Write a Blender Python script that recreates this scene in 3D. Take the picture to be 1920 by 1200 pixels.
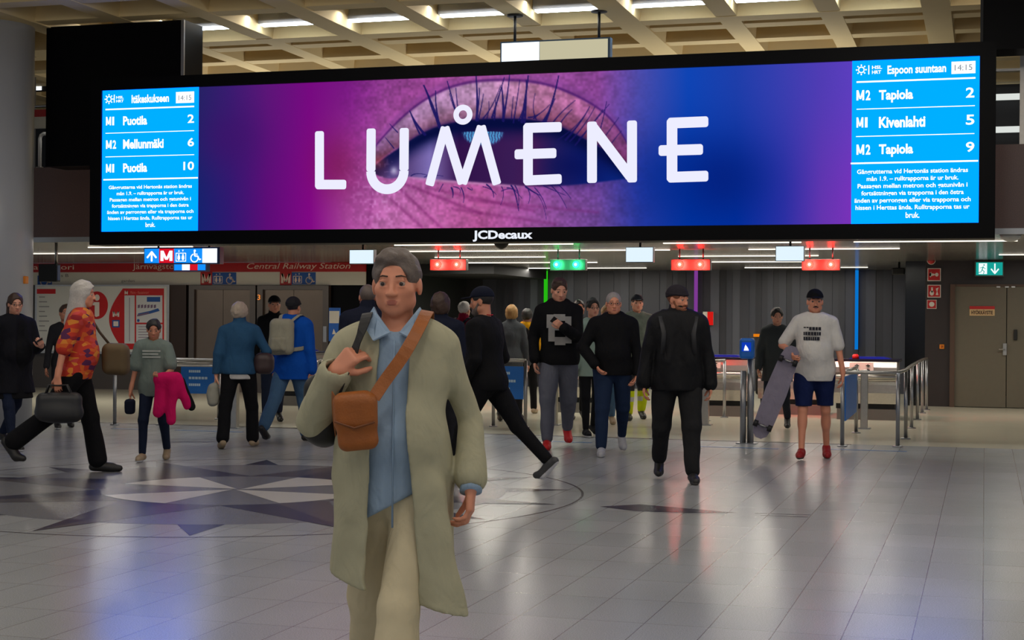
import bpy, bmesh, math, random
import numpy as np
from mathutils import Vector, Matrix
random.seed(7); np.random.seed(7)
for o in list(bpy.data.objects): bpy.data.objects.remove(o)
scn = bpy.context.scene
COL = scn.collection
D2R = math.pi/180

# ------------------------------------------------------------------ camera, world, exposure
FPX = 2950.0; TH = math.atan(887/FPX); ROLL = .0075; CH = 1.427
cd = bpy.data.cameras.new('camera'); cam = bpy.data.objects.new('camera', cd); COL.objects.link(cam)
cd.lens = FPX/1920*36; cd.sensor_width = 36; cd.sensor_fit = 'HORIZONTAL'; cd.shift_y = 2/1920
cd.clip_start = .1; cd.clip_end = 200
cam.matrix_world = (Matrix.Translation((0, 0, CH)) @ Matrix.Rotation(TH, 4, 'Z') @
                    Matrix.Rotation(math.pi/2, 4, 'X') @ Matrix.Rotation(ROLL, 4, 'Z'))
scn.camera = cam
scn.view_settings.view_transform = 'Standard'; scn.view_settings.look = 'None'
scn.view_settings.exposure = 0.0; scn.view_settings.gamma = 1
try: scn.view_settings.use_curve_mapping = False
except Exception: pass
w = bpy.data.worlds.new('world'); scn.world = w; w.use_nodes = True
w.node_tree.nodes['Background'].inputs[0].default_value = (.80, .88, 1.0, 1)
w.node_tree.nodes['Background'].inputs[1].default_value = .34

def area(name, loc, sx, sy, power, col=(.98, .99, 1), rot=(0, 0, 0), spread=180):
    l = bpy.data.lights.new(name, 'AREA'); l.shape = 'RECTANGLE'; l.size = sx; l.size_y = sy
    l.energy = power; l.color = col; l.spread = spread*D2R
    o = bpy.data.objects.new(name, l); COL.objects.link(o); o.location = loc; o.rotation_euler = rot
    return o
# hall ceiling lamp rows (the photographed row plus the rows nearer the viewer, above the frame), with added fill lights
HALL = [(-10.2, 19.0, 3.4), (-6.35, 19.0, 3.4), (-2.6, 19.0, 3.4), (1.2, 19.0, 3.4)]
for (x, y, sx) in HALL: area('ceiling_row_light', (x, y, 5.45), sx, .10, 34)
for y in (13.5, 8.6, 3.7, -1.2):
    for x in (-9, -3, 3):
        area('ceiling_row_light', (x, y, 5.27), 4.5, .22, 33)
        l = bpy.data.lights.new('point_fill_light', 'POINT'); l.energy = 50; l.color = (1, .95, .88); l.shadow_soft_size = .25  # added unseen fill, brightens the undersides of the ceiling beams
        o = bpy.data.objects.new('point_fill_light', l); COL.objects.link(o); o.location = (x+2, y-.4, 4.75)
for x in (-11, -7, -3): area('upward_fill_light', (x, 22.5, 3.4), 2.5, 1.2, 42, rot=(math.pi, 0, 0))  # added upward fill hidden behind the screen, lifts the far coffers
# light strips of the low ceiling behind the board
STRIPS = [(21.6, -13.4, -11.6), (21.6, -8.3, -5.6), (21.6, -4.3, -2.4), (21.6, -1.7, .4), (23.6, -17.5, -12.2), (23.6, -8.9, -4.6), (23.6, -3.4, -1.2),
          (25.9, -9.2, -7.2), (25.9, -4.9, -2.6), (25.9, .2, 2.4), (28.4, -9.9, -6.9), (28.4, -5.2, -2.9), (31.4, -9.2, -6.6), (31.4, -4.6, -2.2)]
for (y, x0, x1) in STRIPS:
    area('soffit_strip_light', ((x0+x1)/2, y, 2.505), x1-x0, .05, (7 if y < 22 else 17)*(x1-x0), (1, .95, .84))

# ------------------------------------------------------------------ pixel of the photograph -> place
def ray(px, py):
    x = px-960; y = -(py-602); c, s = math.cos(ROLL), math.sin(ROLL)
    x, y = c*x-s*y, s*x+c*y
    return np.array((-math.sin(TH)*FPX+math.cos(TH)*x, math.cos(TH)*FPX+math.sin(TH)*x, y))
def PZ(px, py, z=0.0):
    r = ray(px, py); t = (z-CH)/r[2]; return np.array((r[0]*t, r[1]*t, z))
def PY(px, py, Y):
    r = ray(px, py); t = Y/r[1]; return np.array((r[0]*t, Y, CH+r[2]*t))
def XD(px, depth):
    "floor spot seen in column px at a view depth"
    r = ray(px, 602); t = depth/FPX; return (r[0]*t, r[1]*t)

# ------------------------------------------------------------------ materials
def lin(c):
    c = c/255.; return c/12.92 if c <= .04045 else ((c+.055)/1.055)**2.4
def L(*rgb): return tuple(lin(v) for v in rgb)+(1,)
MATS = {}
def mat(name, rgb, rough=.6, metal=0., noise=0., nscale=8., bump=0., bscale=60., spec=.5, sheen=0., trans=0.):
    if name in MATS: return MATS[name]
    m = bpy.data.materials.new(name); m.use_nodes = True; nt = m.node_tree; b = nt.nodes['Principled BSDF']
    b.inputs['Base Color'].default_value = L(*rgb); b.inputs['Roughness'].default_value = rough
    b.inputs['Metallic'].default_value = metal; b.inputs['Specular IOR Level'].default_value = spec
    if sheen: b.inputs['Sheen Weight'].default_value = sheen
    if trans: b.inputs['Transmission Weight'].default_value = trans
    tc = nt.nodes.new('ShaderNodeTexCoord')
    if noise:
        n = nt.nodes.new('ShaderNodeTexNoise'); n.inputs['Scale'].default_value = nscale; n.inputs['Detail'].default_value = 5
        nt.links.new(tc.outputs['Object'], n.inputs['Vector'])
        mx = nt.nodes.new('ShaderNodeMix'); mx.data_type = 'RGBA'; mx.blend_type = 'MIX'
        c = L(*rgb); mx.inputs['A'].default_value = tuple(v*(1-noise) for v in c[:3])+(1,)
        mx.inputs['B'].default_value = tuple(min(1, v*(1+noise)) for v in c[:3])+(1,)
        nt.links.new(n.outputs['Fac'], mx.inputs['Factor']); nt.links.new(mx.outputs['Result'], b.inputs['Base Color'])
    if bump:
        n = nt.nodes.new('ShaderNodeTexNoise'); n.inputs['Scale'].default_value = bscale; n.inputs['Detail'].default_value = 4
        nt.links.new(tc.outputs['Object'], n.inputs['Vector'])
        bp = nt.nodes.new('ShaderNodeBump'); bp.inputs['Strength'].default_value = bump; bp.inputs['Distance'].default_value = .01
        nt.links.new(n.outputs['Fac'], bp.inputs['Height']); nt.links.new(bp.outputs['Normal'], b.inputs['Normal'])
    MATS[name] = m; return m
def glow(name, rgb, strength=1.0):
    if name in MATS: return MATS[name]
    m = bpy.data.materials.new(name); m.use_nodes = True; nt = m.node_tree; b = nt.nodes['Principled BSDF']
    b.inputs['Base Color'].default_value = (.0, .0, .0, 1); b.inputs['Roughness'].default_value = .6; b.inputs['Specular IOR Level'].default_value = 0
    b.inputs['Emission Color'].default_value = L(*rgb); b.inputs['Emission Strength'].default_value = strength
    MATS[name] = m; return m

# ------------------------------------------------------------------ object helpers
def link(name, me, m=None, parent=None, kind=None, loc=None, rz=None, smooth=False):
    o = bpy.data.objects.new(name, me); COL.objects.link(o)
    for mm in (m if isinstance(m, (list, tuple)) else [m]):
        if mm is not None: me.materials.append(mm)
    if parent is not None: o.parent = parent
    if kind: o['kind'] = kind
    if loc is not None: o.location = loc
    if rz is not None: o.rotation_euler.z = rz
    if smooth: me.polygons.foreach_set('use_smooth', np.ones(len(me.polygons), bool))
    return o
def tag(o, label, cat, group=None):
    o['label'] = label; o['category'] = cat
    if group: o['group'] = group
    return o
def thing(name, label, cat, loc=(0, 0, 0), rz=0, group=None):
    o = bpy.data.objects.new(name, None); COL.objects.link(o); o.location = loc; o.rotation_euler.z = rz
    o.empty_display_size = .1
    return tag(o, label, cat, group)
def copy_tree(o, parent=None):
    c = o.copy(); COL.objects.link(c); c.parent = parent
    for ch in list(o.children): copy_tree(ch, c)
    return c
class MB:
    def __init__(s): s.v = []; s.f = []; s.mi = []; s.sm = []
    def add(s, vs, fs, mi=0, sm=False):
        n = len(s.v); s.v += [tuple(map(float, p)) for p in vs]; s.f += [tuple(i+n for i in f) for f in fs]
        s.mi += [mi]*len(fs); s.sm += [sm]*len(fs); return s
    def box(s, x0, x1, y0, y1, z0, z1, mi=0, bev=0):
        if bev:
            bm = bmesh.new(); bmesh.ops.create_cube(bm, size=1)
            for v in bm.verts: v.co = Vector(((x0+x1)/2+v.co.x*(x1-x0), (y0+y1)/2+v.co.y*(y1-y0), (z0+z1)/2+v.co.z*(z1-z0)))
            bmesh.ops.bevel(bm, geom=bm.edges[:], offset=bev, segments=2, profile=.5, affect='EDGES')
            bm.verts.index_update()
            s.add([v.co[:] for v in bm.verts], [[v.index for v in f.verts] for f in bm.faces], mi, False); bm.free(); return s
        return s.add([(x0,y0,z0),(x1,y0,z0),(x1,y1,z0),(x0,y1,z0),(x0,y0,z1),(x1,y0,z1),(x1,y1,z1),(x0,y1,z1)],
                     [(3,2,1,0),(4,5,6,7),(0,1,5,4),(1,2,6,5),(2,3,7,6),(3,0,4,7)], mi)
    def tube(s, pts, r, n=12, mi=0, cap=True, rs=None, flat=1.0):
        pts = [np.array(p, float) for p in pts]; k = len(pts); rings = []; prev = None
        for i, p in enumerate(pts):
            t = pts[min(i+1, k-1)]-pts[max(i-1, 0)]; t /= (np.linalg.norm(t)+1e-9)
            if prev is None:
                a = np.array((0, 0, 1.)) if abs(t[2]) < .9 else np.array((1., 0, 0)); u = np.cross(t, a)
            else: u = prev-t*np.dot(prev, t)
            u /= np.linalg.norm(u); prev = u; v = np.cross(t, u); rr = rs[i] if rs is not None else r
            rings.append([p+rr*(math.cos(2*math.pi*j/n)*u+flat*math.sin(2*math.pi*j/n)*v) for j in range(n)])
        vs = [q for R in rings for q in R]
        fs = [(i*n+j, i*n+(j+1) % n, (i+1)*n+(j+1) % n, (i+1)*n+j) for i in range(k-1) for j in range(n)]
        if cap: fs += [tuple(range(n))[::-1], tuple((k-1)*n+j for j in range(n))]
        return s.add(vs, fs, mi, True)
    def prism(s, poly, y0, y1, mi=0, axis='y'):
        "poly in (x,z) extruded along y; axis x: poly in (y,z) extruded along x; axis z: poly in (x,y)"
        n = len(poly)
        def P(a, b, c): return (a, c, b) if axis == 'y' else ((c, a, b) if axis == 'x' else (a, b, c))
        vs = [P(a, b, y0) for a, b in poly]+[P(a, b, y1) for a, b in poly]
        return s.add(vs, [tuple(range(n)), tuple(range(2*n-1, n-1, -1))]+[(i, i+n, (i+1) % n+n, (i+1) % n) for i in range(n)], mi)
    def lathe(s, prof, c=(0, 0, 0), n=24, mi=0, axis='z'):
        vs = []; k = len(prof)
        for r, h in prof:
            for j in range(n):
                a = 2*math.pi*j/n; p = (r*math.cos(a), r*math.sin(a), h)
                if axis == 'y': p = (p[0], p[2], p[1])
                vs.append((c[0]+p[0], c[1]+p[1], c[2]+p[2]))
        fs = [(i*n+j, i*n+(j+1) % n, (i+1)*n+(j+1) % n, (i+1)*n+j) for i in range(k-1) for j in range(n)]
        fs += [tuple(range(n))[::-1], tuple((k-1)*n+j for j in range(n))]
        return s.add(vs, fs, mi, True)
    def build(s, name, m=None, parent=None, kind=None, loc=None, rz=None):
        me = bpy.data.meshes.new(name); me.from_pydata(s.v, [], s.f)
        me.polygons.foreach_set('material_index', s.mi); me.polygons.foreach_set('use_smooth', s.sm)
        bm = bmesh.new(); bm.from_mesh(me); bmesh.ops.recalc_face_normals(bm, faces=bm.faces[:]); bm.to_mesh(me); bm.free()
        return link(name, me, m, parent, kind, loc, rz)
def ell(cx, cz, rx, rz, n=28, a0=0, a1=360):
    return [(cx+rx*math.cos((a0+(a1-a0)*i/n)*D2R), cz+rz*math.sin((a0+(a1-a0)*i/n)*D2R)) for i in range(n+(0 if a1-a0 == 360 else 1))]

def text(txt, x0, x1, z0, z1, y, m, parent, name='lettering', bold=0., ext=.0015, align=None, shear=0., rz=None):
    "letters fitted to the rectangle x0..x1, z0..z1 on a plane facing -Y"
    cu = bpy.data.curves.new('t', 'FONT'); cu.body = txt; cu.size = 1; cu.offset = bold; cu.shear = shear; cu.resolution_u = 3
    if align: cu.align_x = align
    ob = bpy.data.objects.new('t', cu); COL.objects.link(ob); bpy.context.view_layer.update()
    me = bpy.data.meshes.new_from_object(ob.evaluated_get(bpy.context.evaluated_depsgraph_get()))
    bpy.data.objects.remove(ob); bpy.data.curves.remove(cu)
    n = len(me.vertices); co = np.empty(n*3); me.vertices.foreach_get('co', co); co = co.reshape(-1, 3)
    mn, mx_ = co.min(0), co.max(0)
    X = x0+(co[:, 0]-mn[0])/(mx_[0]-mn[0])*(x1-x0); Zc = z0+(co[:, 1]-mn[1])/(mx_[1]-mn[1])*(z1-z0)
    out = np.stack([X, np.full(n, y), Zc], 1); me.vertices.foreach_set('co', out.ravel()); me.update()
    me.name = name
    return link(name, me, m, parent)
def poly_xz(polys, y, m, parent, name, ext=.002, kind=None):
    b = MB()
    for i, p in enumerate(polys): b.prism(p, y-ext, y, 0)
    return b.build(name, m, parent, kind)
def stroke(pts, wd):
    "thick polyline as capped quads (x,z)"
    out = []
    for (a, b) in zip(pts[:-1], pts[1:]):
        a = np.array(a, float); b = np.array(b, float); d = b-a; l = np.linalg.norm(d)+1e-9; d /= l; n = np.array((-d[1], d[0]))*wd/2; e = d*wd*.3
        out.append([tuple(q) for q in (a-n, b-n, b+e-n*.6, b+e+n*.6, b+n, a+n, a-e+n*.6, a-e-n*.6)])
    return out
def letter_m(x0, x1, z0, z1):
    w = x1-x0; t = w*.25; zm = z0+(z1-z0)*.12
    return [[(x0, z0), (x0+t, z0), (x0+t, z1), (x0, z1)], [(x1-t, z0), (x1, z0), (x1, z1), (x1-t, z1)],
            [(x0, z1), (x0+t, z1), (x0+w*.5+t*.35, zm), (x0+w*.5-t*.45, zm)], [(x1-t, z1), (x1, z1), (x0+w*.5+t*.45, zm), (x0+w*.5-t*.35, zm)]]
# ------------------------------------------------------------------ hall structure
M_white = mat('white_paint', (225, 222, 214), .5)
M_steel = mat('brushed_steel', (176, 172, 166), .28, .9, noise=.12, nscale=30)
M_steeld = mat('post_steel', (150, 150, 152), .32, .9)
M_black = mat('black_casing', (4, 4, 6), .4, spec=.08)
M_blackm = mat('matt_black', (14, 14, 16), .6)
M_granite = mat('brown_granite', (92, 68, 62), .35, noise=.45, nscale=90)
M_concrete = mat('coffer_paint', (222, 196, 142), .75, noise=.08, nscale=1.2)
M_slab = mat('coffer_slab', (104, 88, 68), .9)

def floor_mat():
    m = bpy.data.materials.new('terrazzo_tile'); m.use_nodes = True; nt = m.node_tree; N = nt.nodes; K = nt.links; b = N['Principled BSDF']
    tc = N.new('ShaderNodeTexCoord'); mp = N.new('ShaderNodeMapping'); K.new(tc.outputs['Object'], mp.inputs['Vector'])
    mp.inputs['Rotation'].default_value = (0, 0, math.pi/2)
    br = N.new('ShaderNodeTexBrick'); K.new(mp.outputs['Vector'], br.inputs['Vector'])
    br.inputs['Scale'].default_value = 1; br.inputs['Brick Width'].default_value = .61; br.inputs['Row Height'].default_value = .307
    br.inputs['Mortar Size'].default_value = .0028; br.inputs['Mortar Smooth'].default_value = .3; br.offset = 0.0
    br.inputs['Color1'].default_value = L(166, 169, 171); br.inputs['Color2'].default_value = L(174, 176, 178); br.inputs['Mortar'].default_value = L(108, 103, 101)
    n = N.new('ShaderNodeTexNoise'); n.inputs['Scale'].default_value = 170; n.inputs['Detail'].default_value = 3; K.new(tc.outputs['Object'], n.inputs['Vector'])
    cr = N.new('ShaderNodeValToRGB'); cr.color_ramp.elements[0].position = .36; cr.color_ramp.elements[0].color = (.72, .72, .72, 1)
    cr.color_ramp.elements[1].position = .62; cr.color_ramp.elements[1].color = (1.08, 1.07, 1.05, 1); K.new(n.outputs['Fac'], cr.inputs['Fac'])
    mx = N.new('ShaderNodeMix'); mx.data_type = 'RGBA'; mx.blend_type = 'MULTIPLY'; mx.inputs['Factor'].default_value = 1
    K.new(br.outputs['Color'], mx.inputs['A']); K.new(cr.outputs['Color'], mx.inputs['B'])
    n2 = N.new('ShaderNodeTexNoise'); n2.inputs['Scale'].default_value = .9; n2.inputs['Detail'].default_value = 4; K.new(tc.outputs['Object'], n2.inputs['Vector'])
    cr2 = N.new('ShaderNodeValToRGB'); cr2.color_ramp.elements[0].color = (.88, .88, .88, 1); cr2.color_ramp.elements[1].color = (1.06, 1.06, 1.06, 1); K.new(n2.outputs['Fac'], cr2.inputs['Fac'])
    mx2 = N.new('ShaderNodeMix'); mx2.data_type = 'RGBA'; mx2.blend_type = 'MULTIPLY'; mx2.inputs['Factor'].default_value = 1
    K.new(mx.outputs['Result'], mx2.inputs['A']); K.new(cr2.outputs['Color'], mx2.inputs['B']); K.new(mx2.outputs['Result'], b.inputs['Base Color'])
    mr = N.new('ShaderNodeMapRange'); mr.inputs['To Min'].default_value = .19; mr.inputs['To Max'].default_value = .26; K.new(n2.outputs['Fac'], mr.inputs['Value']); K.new(mr.outputs['Result'], b.inputs['Roughness'])
    b.inputs['Specular IOR Level'].default_value = .5
    return m
M_floor = floor_mat()
M_floor2 = mat('cream_floor_tile', (214, 208, 186), .16, noise=.05, nscale=3, spec=.7)
MB().box(-30, 12, -6, 18.9, -.1, 0).build('floor', M_floor, kind='structure')
MB().box(-30, 12, 18.98, 34, -.1, 0).build('floor', M_floor2, kind='structure')
MB().box(-30, -1.5, 18.9, 18.98, -.1, .004).build('trim_1', mat('threshold_brown', (88, 78, 66), .4), kind='structure')
MB().box(-1.5, 12, 18.9, 18.98, -.1, 0).build('floor', M_floor, kind='structure')

# compass rose inlaid in the floor
M_in = {'cream': mat('inlay_cream', (196, 192, 186), .27, noise=.08, nscale=120), 'grey': mat('inlay_grey', (116, 116, 120), .27, noise=.12, nscale=140),
        'dark': mat('inlay_dark', (60, 58, 70), .27, noise=.15, nscale=140), 'brown': mat('inlay_brown', (84, 79, 82), .27, noise=.15, nscale=140)}
def rose():
    cx, cy = -5.98, 11.93; off = -2*D2R
    def P(r, a): return (cx+r*math.cos(a), cy+r*math.sin(a))
    mats = [M_in['cream'], M_in['grey'], M_in['dark'], M_in['brown']]
    b = MB(); p16 = math.pi/8; rg = 2.25
    n = 96; b.prism([P(rg, 2*math.pi*i/n) for i in range(n)], .0, .0015, 1, 'z')
    for k in range(8):      # small tips showing beyond the grey disc
        a = off+(2*k+1)*p16
        b.add([P(2.82, a)+(.0012,), P(rg-.03, a-.078)+(.0012,), P(rg-.03, a+.078)+(.0012,)], [(0, 1, 2)], 2)
    for k in range(8):      # main tips, a dark half and a brown half
        a = off+2*k*p16
        b.add([P(2.8, a)+(.0025,), P(1.14, a-p16)+(.0025,), P(1.05, a)+(.0025,)], [(0, 1, 2)], 2)
        b.add([P(2.8, a)+(.0025,), P(1.14, a+p16)+(.0025,), P(1.05, a)+(.0025,)], [(0, 2, 1)], 3)
    n = 64; b.prism([P(1.1, 2*math.pi*i/n) for i in range(n)], .0, .0035, 1, 'z')
    for k in range(4):      # cream sectors of the inner disc
        a = off+(2*k+1)*2*p16-2*p16+2*p16*0; a = off+k*math.pi/2
        b.add([P(.03, a+p16)+(.0045,)]+[P(1.09, a+.02+(2*p16-.04)*i/8+math.pi/4*1)+(.0045,) for i in range(9)], [tuple(range(10))], 0)
    # thin outer ring
    for i in range(96):
        a, c = 2*math.pi*i/96, 2*math.pi*(i+1)/96
        b.add([P(2.88, a)+(.0015,), P(2.9, a)+(.0015,), P(2.9, c)+(.0015,), P(2.88, c)+(.0015,)], [(0, 1, 2, 3)], 3)
    # long needle outside the ring
    q = [PZ(1125, 950)[:2], PZ(1190, 958.5)[:2], PZ(1290, 962)[:2], PZ(1385, 962)[:2], PZ(1200, 946)[:2]]
    b.add([tuple(v)+(.002,) for v in q], [(0, 1, 2, 3, 4)], 2)
    for (x0, y0, x1, y1) in ((1415, 963, 1520, 966), (1425, 967, 1515, 970)):
        a, c = PZ(x0, y0), PZ(x1, y1); b.add([(a[0], a[1], .002), (c[0], c[1], .002), (c[0], c[1]+.02, .002), (a[0], a[1]+.02, .002)], [(0, 1, 2, 3)], 3)
    b.build('trim_5', mats, kind='structure')
rose()
# blue floor strips in front of the barriers
M_bluetape = mat('blue_tape', (38, 88, 140), .35)
for (a, c, lab) in (((335, 806), (450, 811), 'blue floor strip by the leftmost double post'), ((215, 803), (275, 806), 'short blue floor strip in front of the far left railing post'),
                    ((970, 826), (1110, 830), 'blue floor strip beside the red shoes of the man in the numbered hoodie'),
                    ((1310, 836), (1458, 843), 'blue floor strip in front of the blue card reader post'), ((1555, 842), (1700, 847), 'blue floor strip in front of the right hand railing')):
    p, q = PZ(*a), PZ(*c); y = (p[1]+q[1])/2
    tag(MB().box(p[0], q[0], y-.04, y+.04, 0, .003).build('floor_strip', M_bluetape), lab, 'floor marking', None)

# coffered ceiling
def beams():
    b = MB(); z0, z1 = 5.3, 5.95
    def yb(x, wd, a, c, dz=0): b.prism([(x-wd/2, z0+dz), (x+wd/2, z0+dz), (x+wd/2+.09, z1), (x-wd/2-.09, z1)], a, c)
    def xb(ya, yc, dz=0): b.prism([(ya, z0+dz), (yc, z0+dz), (yc+.08, z1), (ya-.08, z1)], -26, 12, axis='x')
    for i in range(-5, 4):
        X = -.6+i*3.84; yb(X, .34, -6, 34, -.012)
        for j in (1, 2): yb(X+1.28*j, .27, -6, 34)
    rows = [19.8, 20.4, 21.5, 22.7, 23.9, 25.1, 26.3, 27.5, 28.7, 29.9, 31.1, 32.3, 33.5]+[17.93-1.16*i for i in range(20)]
    for r in rows: xb(r, r+(.33 if r == 19.8 else .29), .006 if r != 19.8 else -.01)
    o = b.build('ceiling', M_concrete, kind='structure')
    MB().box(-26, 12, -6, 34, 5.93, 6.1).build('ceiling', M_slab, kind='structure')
beams()
# fluorescent fixtures in the coffers in front of the deep beam
M_tube = glow('tube_glow', (225, 240, 255), 16); M_fix = mat('fixture_metal', (150, 152, 155), .4, .3)
def fixtures():
    xs = []
    for i in range(-3, 2):
        for j in range(3): xs.append(-.6+i*3.84+1.28*j+.64)
    proto = None; order = ['leftmost', 'second from left', 'third from left', 'fourth from left', 'fifth from left', 'sixth from left', 'seventh from left', 'eighth from left', 'ninth from left']
    k = 0
    for x in xs:
        if x < -10.7 or x > -.5: continue
        if proto is None:
            proto = thing('ceiling_light', '', 'ceiling light'); t = proto
            MB().box(-.47, .47, -.09, .09, 0, .15).build('housing', M_fix, t)
            MB().box(-.45, .45, -.06, .06, -.02, 0).build('diffuser', M_tube, t)
            for sx in (-.35, .35): MB().box(sx-.02, sx+.02, -.02, .02, .17, .5).build('hanger', M_fix, t)
        else: t = copy_tree(proto)
        t.location = (x, 19.36, 5.40); lab = order[min(k, 8)]
        tag(t, 'glowing fluorescent ceiling light in a beige coffer, %s in the row' % lab, 'ceiling light', 'fluorescent lights in front of the deep ceiling beam'); k += 1
fixtures()
for (px, py, Y, lab) in ((858, 84, 21.2, 'small round white ceiling detector left of the hanging white sign'), (1632, 50, 21.2, 'small round white ceiling detector above the right part of the big screen')):
    p = PY(px, py, Y)
    t = thing('smoke_detector', lab, 'smoke detector', (p[0], Y, 5.93))
    MB().lathe([(.03, 0), (.03, -.22)], n=10).build('stem', M_white, t)
    MB().lathe([(.02, -.2), (.15, -.2), (.17, -.24), (.17, -.3), (.1, -.34), (.02, -.35)]).build('housing', M_white, t)

# bulkhead, soffit and mezzanine parapet behind the board
MB().box(-26, 12, 19.4, 19.6, 2.53, 3.55).build('wall_bulkhead', M_granite, kind='structure')
def soffit_mat():
    m = mat('soffit_metal', (104, 102, 99), .16, .45, spec=.6); nt = m.node_tree; b = nt.nodes['Principled BSDF']
    tc = nt.nodes.new('ShaderNodeTexCoord'); wv = nt.nodes.new('ShaderNodeTexWave'); wv.bands_direction = 'Y'; wv.inputs['Scale'].default_value = 1.6; wv.wave_profile = 'SAW'
    nt.links.new(tc.outputs['Object'], wv.inputs['Vector'])
    cr = nt.nodes.new('ShaderNodeValToRGB'); cr.color_ramp.elements[0].position = .02; cr.color_ramp.elements[0].color = L(70, 68, 66); cr.color_ramp.elements[1].position = .05; cr.color_ramp.elements[1].color = L(104, 102, 99)
    nt.links.new(wv.outputs['Fac'], cr.inputs['Fac']); nt.links.new(cr.outputs['Color'], b.inputs['Base Color'])
    w2 = nt.nodes.new('ShaderNodeTexWave'); w2.bands_direction = 'Y'; w2.inputs['Scale'].default_value = 9; nt.links.new(tc.outputs['Object'], w2.inputs['Vector'])
    bp = nt.nodes.new('ShaderNodeBump'); bp.inputs['Strength'].default_value = .5; bp.inputs['Distance'].default_value = .012; nt.links.new(w2.outputs['Fac'], bp.inputs['Height']); nt.links.new(bp.outputs['Normal'], b.inputs['Normal']); return m
M_soffit = soffit_mat()
MB().box(-26, 12, 19.45, 34, 2.53, 2.7).build('ceiling', M_soffit, kind='structure')
MB().box(-26, 12, 19.36, 19.42, 2.49, 2.56).build('trim_2', mat('edge_aluminium', (170, 172, 174), .3, .6), kind='structure')
M_strip = glow('strip_glow', (255, 246, 228), 2.2)
b = MB()
for (y, x0, x1) in STRIPS: b.box(x0, x1, y-.022, y+.022, 2.52, 2.53)
tag(b.build('linear_light_line', M_strip), 'thin white light lines set in the low metal ceiling over the barriers', 'ceiling light')
bpy.data.objects['linear_light_line']['kind'] = 'structure'; bpy.data.objects['linear_light_line'].name = 'trim_3'
# upper level behind the parapet
MB().box(-26, 12, 27, 27.2, 2.7, 5.9).build('wall_upper', mat('upper_dark', (34, 34, 38), .6), kind='structure')
t = thing('upper_railing', 'pale steel railing on the upper level right of the big screen', 'railing', (0, 0, 0))
p0 = PY(1868, 97, 19.5); 
pz = lambda y: PY(1890, y, 19.5)[2]
for zz in (pz(100), pz(131)): MB().box(.05, 1.2, 19.49, 19.53, zz-.015, zz+.015).build('rail', M_steel, t)
px_ = PY(1917, 200, 19.5)[0]; MB().box(px_-.03, px_+.03, 19.48, 19.54, 3.55, pz(97)).build('post', M_steel, t)
for (a, c) in ((178, 186), (240, 246)):
    q = PY(1885, (a+c)/2, 26.8); MB().box(q[0]-.3, q[0]+.35, 26.7, 26.8, q[2]-.05, q[2]+.04).build('trim_4', glow('upper_strip', (230, 235, 230), .9), kind='structure')

# back walls
def corr(name, x0, x1, y, z0, z1, pal, step=.16):
    b = MB(); x = x0; i = 0
    while x < x1:
        w = step*random.uniform(.7, 1.25); d = .02*(i % 2); mi = random.choices(range(len(pal)), weights=[3, 3, 2, 1][:len(pal)])[0]
        b.box(x, min(x+w, x1), y-d, y+.1, z0, z1, mi); x += w; i += 1
    return b.build(name, pal, kind='structure')
greys = [mat('fin_grey', (52, 53, 62), .45), mat('fin_dark', (42, 43, 51), .45), mat('fin_mid', (60, 62, 72), .45), mat('fin_light', (80, 82, 92), .45)]
corr('wall_back', -10.6, -1.56, 33, 0, 2.53, greys)
MB().box(-13.6, -10.6, 33, 33.2, 0, 2.53).build('wall_back', M_blackm, kind='structure')
MB().box(-1.56, 2, 33, 33.2, 0, 2.53).build('wall_back', M_blackm, kind='structure')
for (px, c, nm) in ((1022, (40, 190, 20), 'green'), (1304, (130, 60, 150), 'purple'), (1606, (10, 120, 210), 'blue')):
    q = PY(px, 560, 32.8)
    tag(MB().box(q[0]-.03, q[0]+.03, 32.8, 32.9, .9, 2.52).build('light_column', glow('led_'+nm, c, .9)), 'thin %s glowing vertical light line on the dark back wall' % nm, 'light')
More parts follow.
